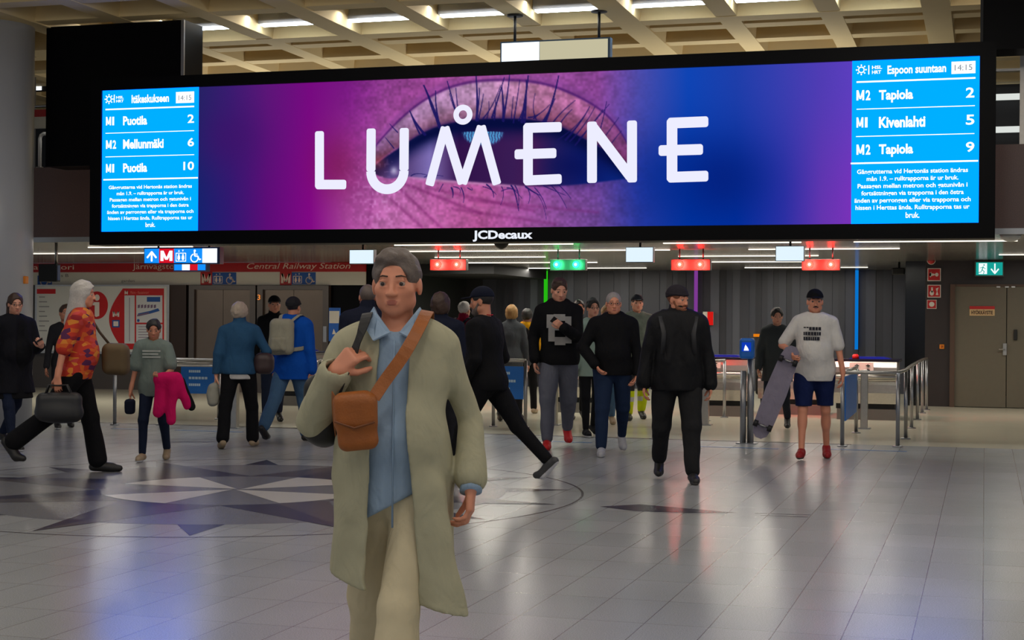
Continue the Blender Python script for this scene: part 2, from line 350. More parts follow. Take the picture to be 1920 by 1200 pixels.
# door wall on the right, side return
M_brownwall = mat('dark_brown_panel', (44, 34, 32), .4, noise=.15, nscale=6)
MB().box(-1.0, -.58, 28.3, 28.5, 0, 2.53).build('wall_right', M_brownwall, kind='structure')
MB().box(-.58, 12, 28.3, 28.5, 2.12, 2.53).build('wall_right', M_brownwall, kind='structure')
MB().box(1.3, 12, 28.3, 28.5, 0, 2.12).build('wall_right', M_brownwall, kind='structure')
MB().box(-1.33, -1.0, 28.45, 28.6, 0, 2.53).build('wall_right', mat('black_glass', (8, 10, 14), .15), kind='structure')
MB().box(-1.35, -1.25, 28.6, 33, 0, 2.53).build('wall_side', mat('black_glass', (8, 10, 14), .15), kind='structure')
M_door = mat('olive_door', (104, 96, 80), .45, noise=.06, nscale=12)
def door():
    t = thing('double_door', 'olive brown steel double door in the dark wall at far right', 'door', (0, 0, 0))
    MB().box(-.58, -.5, 28.2, 28.34, 0, 2.12).box(-.5, 1.3, 28.22, 28.34, 2.08, 2.12).build('door_frame', mat('door_frame_brown', (84, 62, 48), .5), t)
    x1 = PY(1887, 650, 28.3)[0]
    l = MB().box(-.5, x1-.006, 28.24, 28.3, .01, 2.08).build('door_leaf', M_door, t)
    r = MB().box(x1+.006, 1.3, 28.25, 28.31, .01, 2.08).build('door_leaf', M_door, t)
    q = PY(1884, 655, 28.2); MB().box(q[0]-.03, q[0]+.03, 28.2, 28.24, q[2]-.1, q[2]+.1).tube([(q[0], 28.17, q[2]), (q[0]-.1, 28.17, q[2])], .012).box(q[0]-.01, q[0]+.01, 28.17, 28.2, q[2]-.01, q[2]+.01).build('door_handle', M_steel, l)
    q = PY(1904, 628, 28.2); MB().box(q[0]-.03, q[0]+.03, 28.2, 28.25, q[2]-.09, q[2]+.09, bev=.01).build('lock_plate', M_blackm, r)
    for px in (1872, 1888, 1900):
        q = PY(px, 538, 28.2); MB().box(q[0]-.03, q[0]+.03, 28.2, 28.24, q[2]-.012, q[2]+.012).build('door_contact', M_steel, l if px < 1887 else r)
    a, c = PY(1818, 574, 28.23), PY(1865, 592, 28.23)
    s = MB().box(a[0], c[0], 28.225, 28.24, c[2], a[2]).build('sticker', mat('sticker_cream', (214, 180, 130), .5), l)
    mid = a[2]-(a[2]-c[2])*.32
    MB().box(a[0], c[0], 28.222, 28.226, mid, a[2]).build('red_strip', mat('sign_red', (190, 24, 26), .45), s)
    text('HYÖKKÄYSTIE', a[0]+.03, c[0]-.03, c[2]+.02, mid-.01, 28.221, mat('sign_darkbrown', (70, 40, 20), .5), s, bold=.03)
    t['kind'] = 'structure'; t.name = 'door_1'; del t['label']; del t['category']
door()
M_red = mat('sign_red', (190, 24, 26), .45); M_offw = mat('sign_white', (222, 216, 205), .5)
def fire_sign(px0, py0, px1, py1, kind, lab):
    a, c = PY(px0, py0, 28.27), PY(px1, py1, 28.27); x0, x1, z1, z0 = a[0], c[0], a[2], c[2]; w = x1-x0; h = z1-z0
    t = thing('safety_sign', lab, 'sign', ((x0+x1)/2, 28.3, z0)); 
    o = -np.array(t.location)
    X = lambda u: u*w-w/2; Z = lambda v: v*h
    MB().box(X(0), X(1), -.03, -.001, 0, h).build('border', M_offw, t)
    MB().box(X(.06), X(.94), -.034, -.03, Z(.06), Z(.94)).build('panel', M_red, t)
    if kind == 0: P = [[(X(.15), Z(.35)), (X(.15), Z(.65)), (X(.55), Z(.55)), (X(.55), Z(.45))], ell(X(.7), Z(.5), w*.13, h*.15, 14), [(X(.15), Z(.4)), (X(.25), Z(.28)), (X(.3), Z(.72)), (X(.15), Z(.6))]]
    elif kind == 1: P = [ell(X(.33), Z(.35), w*.16, h*.2, 12), [(X(.28), Z(.4)), (X(.4), Z(.4)), (X(.4), Z(.8)), (X(.28), Z(.8))], [(X(.62), Z(.2)), (X(.82), Z(.2)), (X(.74), Z(.5)), (X(.84), Z(.8)), (X(.62), Z(.7)), (X(.7), Z(.45))]]
    else: P = [ell(X(.5), Z(.5), w*.28, h*.28, 14)]
    poly_xz(P, -.034, M_offw, t, 'pictogram')
fire_sign(1739, 503, 1764, 527, 0, 'square red fire extinguisher sign, upper one beside the olive door')
fire_sign(1739, 534, 1764, 558, 1, 'square red hand and flame fire alarm sign, middle one beside the olive door')
fire_sign(1738, 562, 1756, 579, 2, 'small red alarm button plate below the two red signs')
q = PY(1746, 488, 28.25); t = thing('alarm_bell', 'round red alarm bell above the red safety signs', 'alarm bell', (q[0], 28.3, q[2]))
MB().lathe([(.02, 0), (.06, 0), (.065, -.03), (.05, -.05), (.02, -.06)], axis='y', n=20).build('dome', M_red, t); MB().lathe([(.075, 0), (.075, -.012)], axis='y', n=20).build('rim', M_offw, t)
q = PY(1766, 650, 28.25); t = thing('door_button', 'small orange wall button left of the olive door', 'button', (q[0], 28.3, q[2]))
MB().box(-.04, .04, -.03, 0, -.04, .04, bev=.008).build('plate', mat('orange_plastic', (225, 130, 20), .4), t); MB().lathe([(.018, -.03), (.018, -.04)], axis='y', n=14).build('push_button', mat('orange_dark', (170, 80, 10), .4), t)

# exit sign
a, c = PY(1829, 491, 27.9), PY(1881, 517, 27.9)
t = thing('exit_sign', 'green lit exit sign with running figure and down arrow above the olive door', 'exit sign', ((a[0]+c[0])/2, 27.9, c[2])); w = c[0]-a[0]; h = a[2]-c[2]
MB().box(-w/2-.01, w/2+.01, 0, .05, -.01, h+.01, bev=.006).build('housing', mat('sign_housing', (60, 90, 80), .4), t)
MB().box(-w/2+.01, w/2-.01, -.006, 0, .01, h-.01).build('panel', glow('exit_green', (20, 150, 140), 1.15), t)
X = lambda u: u*w-w/2; Z = lambda v: v*h
W_sign = glow('sign_white_glow', (235, 250, 250), 1.1)
poly_xz([[(X(.12), Z(.12)), (X(.42), Z(.12)), (X(.42), Z(.9)), (X(.12), Z(.9))]], -.007, W_sign, t, 'doorway')
gm = glow('exit_green', (0, 0, 0))
poly_xz([ell(X(.31), Z(.77), w*.025, h*.06, 10)]+stroke([(X(.28), Z(.65)), (X(.24), Z(.42))], w*.035)+stroke([(X(.24), Z(.42)), (X(.32), Z(.3)), (X(.29), Z(.14))], w*.025)+stroke([(X(.24), Z(.42)), (X(.2), Z(.27)), (X(.11), Z(.22))], w*.025)+stroke([(X(.27), Z(.62)), (X(.36), Z(.5))], w*.02)+stroke([(X(.27), Z(.62)), (X(.17), Z(.56))], w*.02), -.009, gm, t, 'running_figure')
poly_xz(stroke([(X(.7), Z(.85)), (X(.7), Z(.2))], w*.05)+stroke([(X(.57), Z(.48)), (X(.7), Z(.16)), (X(.83), Z(.48))], w*.05), -.007, W_sign, t, 'down_arrow')
MB().tube([(0, .03, h), (0, .03, 2.53-c[2])], .02).build('bracket', M_blackm, t)
q = PZ(1893, 446, 2.53); t = thing('smoke_detector', 'round ceiling detector under the low ceiling edge at far right', 'smoke detector', (q[0], 20.1, 2.53))
MB().lathe([(.12, 0), (.12, -.04), (.07, -.08), (.02, -.09)]).build('housing', M_white, t); MB().lathe([(.13, 0), (.13, -.012)]).build('base', M_blackm, t)

# round column at left
q = PY(60, 600, 18.0); R = .62
b = MB(); b.lathe([(R, 0), (R, 5.3)], (q[0]-R*1.18, 18.0, 0), 64)
b.build('wall_column', mat('column_paint', (176, 178, 184), .3, noise=.05, nscale=2), kind='structure')
r_ = ray(47, 525); c2 = np.array((q[0]-R*1.18, 18.0)); d2 = r_[:2]; aa = d2@d2; bb_ = d2@c2; tt = (bb_-math.sqrt(bb_*bb_-aa*(c2@c2-R*R)))/aa; q2 = (d2[0]*tt, d2[1]*tt, CH+r_[2]*tt)
tag(MB().box(q2[0]-.03, q2[0]+.03, q2[1]-.04, q2[1]+.04, q2[2]-.05, q2[2]+.05, bev=.01).build('call_button', mat('orange_plastic', (225, 130, 20), .4)), 'tiny orange button on the grey round column', 'button')

a, c = PY(690, 515, 29.0), PY(926, 515, 29.0)
MB().box(a[0], c[0], 29.0, 33, 2.34, 2.53).build('ceiling', M_blackm, kind='structure')
# ------------------------------------------------------------------ the big advertising screen
YB = 17.65
board = thing('advertising_screen', 'huge wide black framed LED advertising screen hanging over the ticket barriers', 'advertising screen', (-5.4, YB, 2.355))
BO = np.array((-5.4, YB, 2.355))
def bx(v): return v-BO[0]
def bz(v): return v-BO[2]
bX0, bX1, bZ0, bZ1 = -10.92, .095, 2.355, 4.465
sX0, sX1, sZ0, sZ1 = -10.765, -.075, 2.522, 4.315
c = MB()
c.box(bx(bX0), bx(bX1), .03, .38, 0, bz(bZ1))
c.box(bx(bX0), bx(sX0), -.03, .03, 0, bz(bZ1)).box(bx(sX1), bx(bX1), -.03, .03, 0, bz(bZ1))
c.box(bx(sX0), bx(sX1), -.03, .03, 0, bz(sZ0)).box(bx(sX0), bx(sX1), -.03, .03, bz(sZ1), bz(bZ1))
c.build('casing', M_black, board)
for xx in (-4, -1.3, 1.3, 4): MB().box(xx-.06, xx+.06, .38, 1.76, .75, .87).build('mounting_arm', M_blackm, board)
PLX = -9.41; PRX = -1.42
# painted picture of the screen: colours per vertex on a fine grid
NX, NZ = 980, 220
gx = np.linspace(PLX, PRX, NX); gz = np.linspace(sZ1, sZ0, NZ)
# photograph pixel column / row for every grid point (perspective of the plane, only used to lay out the artwork)
PCx = lambda X: (X, )
def proj(X, Z):
    c_, s_ = math.cos(TH), math.sin(TH); d = YB*c_-X*s_; xr = X*c_+YB*s_; x = xr/d*FPX; y = (Z-CH)/d*FPX
    cr, sr = math.cos(ROLL), math.sin(ROLL); return 960+cr*x+sr*y, 602-(-sr*x+cr*y)
GX, GZ = np.meshgrid(gx, gz); U, V = proj(GX, GZ)
def ss(a, b, x): t = np.clip((x-a)/(b-a), 0, 1); return t*t*(3-2*t)
def vnoise(nx, nz, seed):
    r = np.random.RandomState(seed).rand(nz+2, nx+2); xx = np.linspace(0, nx, NX); zz = np.linspace(0, nz, NZ)
    xi = xx.astype(int); zi = zz.astype(int); fx = xx-xi; fz = (zz-zi)[:, None]; fx = fx*fx*(3-2*fx); fz = fz*fz*(3-2*fz)
    A = r[zi][:, xi]; B = r[zi][:, xi+1]; C_ = r[zi+1][:, xi]; D_ = r[zi+1][:, xi+1]
    return (A*(1-fx)+B*fx)*(1-fz)+(C_*(1-fx)+D_*fx)*fz
def lerp(A, Bc, m): return A*(1-m[..., None])+np.array(Bc, float)*m[..., None]
def base_cols():
    ks = [371, 430, 500, 580, 650, 720, 900, 1120, 1200, 1290, 1380, 1470, 1540, 1597]
    top = [(38,34,100),(58,28,112),(92,22,120),(118,10,128),(120,25,130),(140,60,140),(170,85,155),(140,70,150),(75,75,170),(15,68,180),(30,62,170),(58,62,175),(80,60,180),(92,62,190)]
    bot = [(22,34,110),(48,24,112),(92,12,118),(128,8,132),(165,70,150),(188,105,170),(180,85,150),(110,70,150),(40,55,155),(0,52,160),(0,48,158),(45,48,165),(100,52,175),(122,50,185)]
    t = np.stack([np.interp(U, ks, [c[i] for c in top]) for i in range(3)], -1); b_ = np.stack([np.interp(U, ks, [c[i] for c in bot]) for i in range(3)], -1)
    vv = ss(130, 430, V)[..., None]; return t*(1-vv)+b_*vv
I = base_cols()
I = lerp(I, (4, 30, 122), .8*np.exp(-((U-1350)/95)**2-((V-335)/75)**2)); I = lerp(I, (0, 40, 140), .5*np.exp(-((U-1240)/80)**2-((V-330)/70)**2))
I = lerp(I, (62, 18, 104), .6*np.exp(-((U-430)/60)**2-((V-260)/60)**2))
# warm red glow at the left inner corner, skin noise
I = lerp(I, (120, 22, 70), .55*np.exp(-((U-630)/45)**2-((V-310)/60)**2))
skin = ss(610, 720, U)*(1-ss(1090, 1260, U))
n1 = vnoise(260, 60, 1); n2 = vnoise(90, 22, 2); n3 = vnoise(30, 8, 3)
I = I*(1+skin[..., None]*((n1-.5)*.22+(n2-.5)*.16+(n3-.5)*.12)[..., None])
def crv(pts):
    p = np.array(pts, float); return np.interp(U, p[:, 0], p[:, 1])
def smooth_crv(pts):
    p = np.array(pts, float); k = np.linspace(p[0, 0], p[-1, 0], 400); yv = np.interp(k, p[:, 0], p[:, 1])
    for _ in range(40): yv[1:-1] = (yv[:-2]+yv[1:-1]*2+yv[2:])/4
    for _ in range(60): yv[2:-2] = (yv[:-4]+yv[1:-3]+yv[2:-2]+yv[3:-1]+yv[4:])/5
    return np.interp(U, k, yv)
crease = smooth_crv([(690, 290), (712, 262), (735, 237), (765, 208), (800, 183), (840, 163), (885, 152), (930, 149), (980, 150), (1030, 158), (1080, 178), (1120, 200), (1150, 225), (1175, 262), (1195, 310)])
upper = smooth_crv([(690, 322), (715, 298), (745, 280), (780, 255), (820, 236), (870, 226), (930, 222), (990, 224), (1040, 232), (1090, 258), (1130, 280), (1165, 300), (1195, 330)])
lower = smooth_crv([(690, 318), (705, 330), (730, 338), (760, 328), (790, 334), (840, 338), (900, 342), (960, 347), (1020, 350), (1080, 346), (1130, 340), (1195, 332)])
inr = ss(688, 696, U)*(1-ss(1180, 1200, U))
lid = ss(-2, 5, V-crease)*(1-ss(-8, 3, V-upper))*inr
lcol = np.stack([np.interp(U, [690, 780, 900, 1000, 1080, 1180], [v[i] for v in [(150,100,160),(188,140,190),(205,155,200),(200,130,175),(190,110,165),(140,70,140)]]) for i in range(3)], -1)
lcol = lcol*(.9+.25*(n1-.5)+.25*(n2-.5))[..., None]
shade = np.clip((upper-V)/45, 0, 1); lcol = lcol*(.62+.38*shade)[..., None]+np.array((60, 0, 0))*((1-shade)**2*.5)[..., None]
I = I*(1-lid[..., None])+lcol*lid[..., None]
I = lerp(I, (66, 24, 100), .75*np.exp(-((V-crease)/3.2)**2)*inr)
I = lerp(I, (120, 60, 140), .35*np.exp(-((V-crease+9)/6)**2)*inr)
# the open eye
eye = ss(-3, 2, V-upper)*(1-ss(-2, 3, V-lower))*inr
ecol = np.stack([np.interp(U, [690, 730, 770, 805, 830, 860, 960, 1000, 1040, 1090, 1195], [v[i] for v in [(110,40,60),(90,70,130),(92,72,130),(125,110,180),(95,70,130),(48,18,72),(58,28,84),(70,28,82),(40,30,90),(14,30,110),(6,40,130)]]) for i in range(3)], -1)
dk = 1-ss(0, 1, (V-upper)/50); ecol = ecol*(1-.85*dk)[..., None]+np.array((6, 14, 66))*(.85*dk)[..., None]
I = I*(1-eye[..., None])+ecol*eye[..., None]
I = lerp(I, (5, 12, 60), np.clip(.95*np.exp(-((V-upper-8)/12)**2)*ss(700, 800, U)*(1-ss(1150, 1200, U)), 0, 1))
I = lerp(I, (8, 16, 84), .75*np.exp(-((U-1075)/62)**2-((V-312)/34)**2))
I = lerp(I, (190, 150, 190), .5*np.exp(-((V-lower-2)/3)**2)*ss(740, 790, U)*(1-ss(940, 1010, U)))
I = lerp(I, (150, 60, 60), .5*np.exp(-((U-708)/16)**2-((V-305)/14)**2)); I = lerp(I, (205, 200, 230), .7*np.exp(-((U-738)/6)**2-((V-320)/7)**2))
# iris reflection
m = ss(0, 1, 1-((U-905)/42)**2-((V-247)/30)**2)*ss(246, 249, V); m = np.clip(m*3, 0, 1)*(.45+.9*(np.sin(U*1.15+np.sin(V*.5)*.8) > 0)*ss(-6, 6, 270-V))
I = lerp(I, (78, 150, 205), np.clip(m, 0, 1))
# skin folds below the eye
for (x0, y0, x1, y1, s_) in ((745, 350, 830, 430, .4), (760, 345, 900, 400, .45), (730, 372, 790, 425, .35), (800, 352, 1000, 395, .35), (880, 375, 1120, 398, .3), (700, 350, 690, 420, .3), (850, 392, 1040, 420, .3)):
    t = np.clip(((U-x0)*(x1-x0)+(V-y0)*(y1-y0))/((x1-x0)**2+(y1-y0)**2), 0, 1); d = np.hypot(U-x0-t*(x1-x0), V-y0-t*(y1-y0))
    I = lerp(I, (110, 30, 96), s_*np.exp(-(d/3.5)**2)); 
    d2 = np.hypot(U-x0-t*(x1-x0)-5, V-y0-t*(y1-y0)+7); I = lerp(I, (205, 130, 190), .35*s_*np.exp(-(d2/4)**2))
I = lerp(I, (205, 150, 205), .45*skin*ss(.6, .9, n1)*np.exp(-((U-700)/60)**2-((V-370)/60)**2))
# lashes (strokes laid out in photograph pixels)
LASH = [[(870,228),(812,330-80),(800,230),(793,150)]]
ups = [((893,225),(896,190),(892,143),4), ((893,225),(899,180),(898,165),2.5), ((896,226),(903,196),(906,176),2), ((943,226),(944,195),(940,160),4), ((943,226),(951,180),(955,140),3), ((922,220),(932,190),(945,145),3), ((905,222),(925,200),(938,160),2),
       ((926,224),(930,200),(928,185),2.5), ((962,230),(968,195),(974,150),2), ((978,228),(984,190),(990,142),4.5), ((983,230),(987,196),(986,150),3), ((972,226),(982,205),(985,180),2), ((1020,232),(1035,200),(1047,142),4), ((1015,232),(1032,205),(1040,185),3), ((1000,222),(1012,212),(1022,205),2),
       ((990,220),(1008,220),(1030,196),2), ((1036,230),(1050,210),(1078,188),2), ((1045,238),(1060,215),(1072,205),2), ((1060,262),(1090,230),(1105,200),3), ((1068,265),(1098,235),(1115,200),2), ((1078,272),(1105,240),(1130,205),2), ((1085,262),(1112,230),(1142,195),2), ((1115,270),(1128,240),(1137,190),2), ((1120,275),(1138,250),(1160,220),1.5),
       ((1045,262),(1080,240),(1098,212),1.5), ((1135,285),(1150,262),(1165,245),1.5), ((824,238),(808,190),(794,160),5), ((824,238),(815,200),(816,170),3), ((826,240),(806,200),(800,172),3), ((858,222),(850,195),(838,152),3), ((860,222),(856,190),(854,165),2), ((852,205),(846,190),(842,175),1.5), ((796,252),(776,230),(768,208),4), ((786,250),(774,226),(770,214),2.5),
       ((745,248),(735,238),(730,232),1.5), ((738,278),(728,265),(722,258),1.5), ((1005,224),(995,205),(1003,175),1.5), ((912,222),(918,205),(916,190),1.5), ((958,224),(960,200),(962,180),1.5)]
los = [((846,352),(850,360),(848,370),3), ((850,350),(866,352),(862,362),1.5), ((864,352),(872,366),(868,380),2), ((876,352),(888,360),(884,352),1.5), ((912,346),(926,356),(925,370),2.5), ((905,350),(920,352),(930,365),1.5), ((940,350),(948,362),(938,384),1.5),
       ((958,348),(966,356),(972,395),3), ((950,352),(962,350),(978,372),1.5), ((965,348),(974,360),(972,385),2), ((940,358),(955,350),(970,358),1.5), ((985,350),(1002,362),(1012,366),3), ((990,356),(996,366),(990,382),1.5), ((1002,352),(1018,368),(1024,392),1.5), ((1018,348),(1040,358),(1060,366),1.5), ((1030,345),(1050,362),(1062,390),1.5), ((1045,345),(1062,360),(1070,372),1.5), ((830,345),(826,352),(822,360),1.5), ((770,330),(778,322),(800,328),1.5), ((795,332),(808,326),(830,330),1.2), ((1000,360),(1018,368),(1024,412),1)]
D = np.full(U.shape, 0.0)
for (p0, p1, p2, wd) in ups+los:
    up = p2[1] < p0[1]
    for k in range(14):
        t0, t1 = k/14, (k+1)/14
        q = lambda t: ((1-t)**2*np.array(p0)+2*t*(1-t)*np.array(p1)+t*t*np.array(p2)); a_, b_ = q(t0), q(t1); w0 = wd*(1.25-.8*t0)*(1.0 if up else .8)
        x0, x1 = min(a_[0], b_[0])-8, max(a_[0], b_[0])+8; y0, y1 = min(a_[1], b_[1])-8, max(a_[1], b_[1])+8
        mk = (U > x0) & (U < x1) & (V > y0) & (V < y1); uu, vv = U[mk], V[mk]; ab = b_-a_; t = np.clip(((uu-a_[0])*ab[0]+(vv-a_[1])*ab[1])/(ab@ab+1e-9), 0, 1)
        d = np.hypot(uu-a_[0]-t*ab[0], vv-a_[1]-t*ab[1]); D[mk] = np.maximum(D[mk], np.clip(w0/2+.6-d, 0, 1))
I = lerp(I, (24, 20, 92), np.clip(D*.93, 0, 1))
I = np.clip(I, 0, 255)/255.; I = np.where(I <= .04045, I/12.92, ((I+.055)/1.055)**2.4)
vs = np.stack([GX-BO[0], np.full(GX.shape, .012), GZ-BO[2]], -1).reshape(-1, 3)
idx = np.arange(NX*NZ).reshape(NZ, NX); q = np.stack([idx[:-1, :-1], idx[1:, :-1], idx[1:, 1:], idx[:-1, 1:]], -1).reshape(-1, 4)
def np_mesh(name, v, q, ):
    me = bpy.data.meshes.new(name); n = len(v); k = len(q)
    me.vertices.add(n); me.vertices.foreach_set('co', np.ascontiguousarray(v, dtype=np.float32).ravel())
    me.loops.add(k*4); me.loops.foreach_set('vertex_index', np.ascontiguousarray(q, dtype=np.int32).ravel())
    me.polygons.add(k); me.polygons.foreach_set('loop_start', np.arange(0, k*4, 4, dtype=np.int32)); me.polygons.foreach_set('loop_total', np.full(k, 4, dtype=np.int32))
    me.update(calc_edges=True); return me
me = np_mesh('advert_picture', vs, q)
ca = me.color_attributes.new('art', 'FLOAT_COLOR', 'POINT'); ca.data.foreach_set('color', np.concatenate([I.reshape(-1, 3), np.ones((NX*NZ, 1))], 1).astype(np.float32).ravel())
m = bpy.data.materials.new('screen_picture'); m.use_nodes = True; nt = m.node_tree; bb = nt.nodes['Principled BSDF']; at = nt.nodes.new('ShaderNodeAttribute'); at.attribute_name = 'art'
bb.inputs['Specular IOR Level'].default_value = 0; bb.inputs['Base Color'].default_value = (0, 0, 0, 1); bb.inputs['Roughness'].default_value = .6; nt.links.new(at.outputs['Color'], bb.inputs['Emission Color']); bb.inputs['Emission Strength'].default_value = 1.0
pic = link('advert_picture', me, m, board)
M_cyan = glow('panel_cyan', (0, 166, 255), 1.05); M_cyan.node_tree.nodes['Principled BSDF'].inputs['Emission Color'].default_value = (0, .41, 3.0, 1); M_wt = glow('panel_white', (250, 252, 255), 1.25)
pl = MB().box(bx(sX0), bx(PLX), -.0, .012, bz(sZ0), bz(sZ1)).build('departure_panel', M_cyan, board); pr = MB().box(bx(PRX), bx(sX1), -.0, .012, bz(sZ0), bz(sZ1)).build('departure_panel', M_cyan, board)
pl['label'] = 'left blue departure panel headed Itäkeskukseen'; pr['label'] = 'right blue departure panel headed Espoon suuntaan'
def bt(txt, px0, px1, yt, yb, par, bold=.02, m=None, y=-.003, **k):
    xm = (px0+px1)/2; zt, zb = PY(xm, yt, YB)[2], PY(xm, yb, YB)[2]
    return text(txt, bx(PY(px0, (yt+yb)/2, YB)[0]), bx(PY(px1, (yt+yb)/2, YB)[0]), bz(zb), bz(zt), y, m or M_wt, par, 'lettering', bold, .001, **k)
def bt_line(a, px0, px1, yt, yb, par):
    xs = px0+(px1-px0)*.56; xm = (px0+px1)/2; zt, zb = PY(xm, yt, YB)[2], PY(xm, yb, YB)[2]
    poly_xz(letter_m(bx(PY(px0, yt, YB)[0]), bx(PY(xs, yt, YB)[0]), bz(zb), bz(zt)), -.002, M_wt, par, 'letter_m')
    bt(a[1], xs+(px1-px0)*(.1 if a[1] == '2' else .12), px1 if a[1] == '2' else px1-(px1-px0)*.1, yt, yb, par, .03 if a[1] == '2' else 0)
def bbar(px0, px1, yl, yr, th, par):
    a, c = PY(px0, yl, YB), PY(px1, yr, YB); z = (a[2]+c[2])/2; return MB().box(bx(a[0]), bx(c[0]), -.003, 0, bz(z)-th/2, bz(z)+th/2).build('divider', M_wt, par)
def sun(px, py, r, par):
    p = PY(px, py, YB); cx, cz = bx(p[0]), bz(p[2]); b = MB()
    for i in range(20):
        a, c = 2*math.pi*i/20, 2*math.pi*(i+1)/20; R1, R0 = r*.62, r*.42
        b.prism([(cx+R0*math.cos(a), cz+R0*math.sin(a)), (cx+R1*math.cos(a), cz+R1*math.sin(a)), (cx+R1*math.cos(c), cz+R1*math.sin(c)), (cx+R0*math.cos(c), cz+R0*math.sin(c))], -.003, 0)
    for i in range(8):
        a = math.pi*i/4; u = np.array((math.cos(a), math.sin(a))); n = np.array((-u[1], u[0]))*r*.12; o = np.array((cx, cz))
        b.prism([tuple(o+u*r*.72-n), tuple(o+u*r-n), tuple(o+u*r+n), tuple(o+u*r*.72+n)], -.003, 0)
    b.build('weather_icon', M_wt, par)
body_txt = ['Gångrutterna vid Hertonäs station ändras', 'mån 1.9. – rulltrapporna är ur bruk.', 'Passagen mellan metron och gatunivån i', 'fortsättningen via trapporna i den östra', 'änden av perrongen eller via trapporna och', 'hissen i Herttas ända. Rulltrapporna tas ur', 'bruk.']
# left panel
sun(204.5, 186, .062, pl); bbar(213.5, 215.2, 185, 185, .1, pl); bt('HSL', 218, 232, 180, 185, pl, .03); bt('HRT', 218, 232, 187, 192, pl, .03)
bt('Itäkeskukseen', 247, 317, 177, 192.5, pl, .03); 
def clock(x0, x1, yt, yb, par, tx0, tx1, ty, tb):
    a, c = PY(x0, (yt+yb)/2, YB), PY(x1, (yt+yb)/2, YB); xm = (x0+x1)/2; zt, zb = PY(xm, yt, YB)[2], PY(xm, yb, YB)[2]
    MB().box(bx(a[0]), bx(c[0]), -.003, 0.004, bz(zb), bz(zt), bev=.0015).build('clock_field', M_wt, par)
    bt('14:15', tx0, tx1, ty, tb, par, 0, glow('clock_grey', (120, 130, 140), 1), y=-.0045)
clock(330, 364, 172, 193, pl, 335, 359, 178.5, 188)
bbar(198, 364, 205.5, 199.5, .018, pl); bbar(198, 364, 249.5, 245.5, .009, pl); bbar(198, 364, 293.8, 290.5, .009, pl); bbar(194, 371, 337.5, 333, .018, pl)
for (tx, y, num, nx0) in (('M1 Puotila', 0, '2', 352), ('M2 Mellunmäki', 1, '6', 352), ('M1 Puotila', 2, '10', 344)):
    a, d = tx.split(' '); yy = (226.5, 270.5, 315)[y]; bt_line(a, 199, 216 if a == 'M1' else 218, yy-7.5, yy+8.5, pl)
    if d == 'Puotila': bt(d, 231, 276, yy-9, yy+8, pl, .035)
    else: bt(d, 231, 307, yy-10, yy+8, pl, .035)
    bt(num, nx0, 364, yy-12, yy+4, pl, .02)
for i, tx in enumerate(body_txt):
    yy = 351.5+i*11.7; hw = (78, 63, 76, 72, 81, 79, 9)[i]; bt(tx, 282-hw, 282+hw, yy-4.8, yy+4, pl, .02)
# right panel
sun(1615, 131, .058, pr); bbar(1628, 1630, 131, 131, .1, pr); bt('HSL', 1635, 1654, 123, 129.5, pr, .03); bt('HRT', 1635, 1652, 132, 138.5, pr, .03)
bt('Espoon suuntaan', 1664, 1774, 121, 142, pr, .03); clock(1784, 1829, 115, 138, pr, 1790, 1823, 121, 132)
bbar(1606, 1829, 154, 146, .018, pr); bbar(1606, 1828, 205, 198, .009, pr); bbar(1605, 1827, 256, 250.5, .009, pr); bbar(1595, 1834, 307, 301, .018, pr)
for (tx, yy, num) in (('M2 Tapiola', 178, '2'), ('M1 Kivenlahti', 229, '5'), ('M2 Tapiola', 280, '9')):
    a, d = tx.split(' '); bt_line(a, 1606, 1632 if a == 'M2' else 1629, yy-9, yy+10, pr)
    bt(d, 1648, 1712 if d == 'Tapiola' else 1735, yy-11 if d != 'Tapiola' else yy-10, yy+(10 if d != 'Tapiola' else 14), pr, .035); bt(num, 1811, 1827, yy-14, yy+5, pr, .02)
for i, tx in enumerate(body_txt):
    yy = 322+i*13.6; hw = (104, 86, 103, 96, 109, 107, 13)[i]; bt(tx, 1711-hw, 1711+hw, yy-6, yy+5, pr, .02)
bt('JCDecaux', 888, 1000, 432, 453, board, .035, m=glow('logo_white', (235, 240, 250), 1), y=-.034)
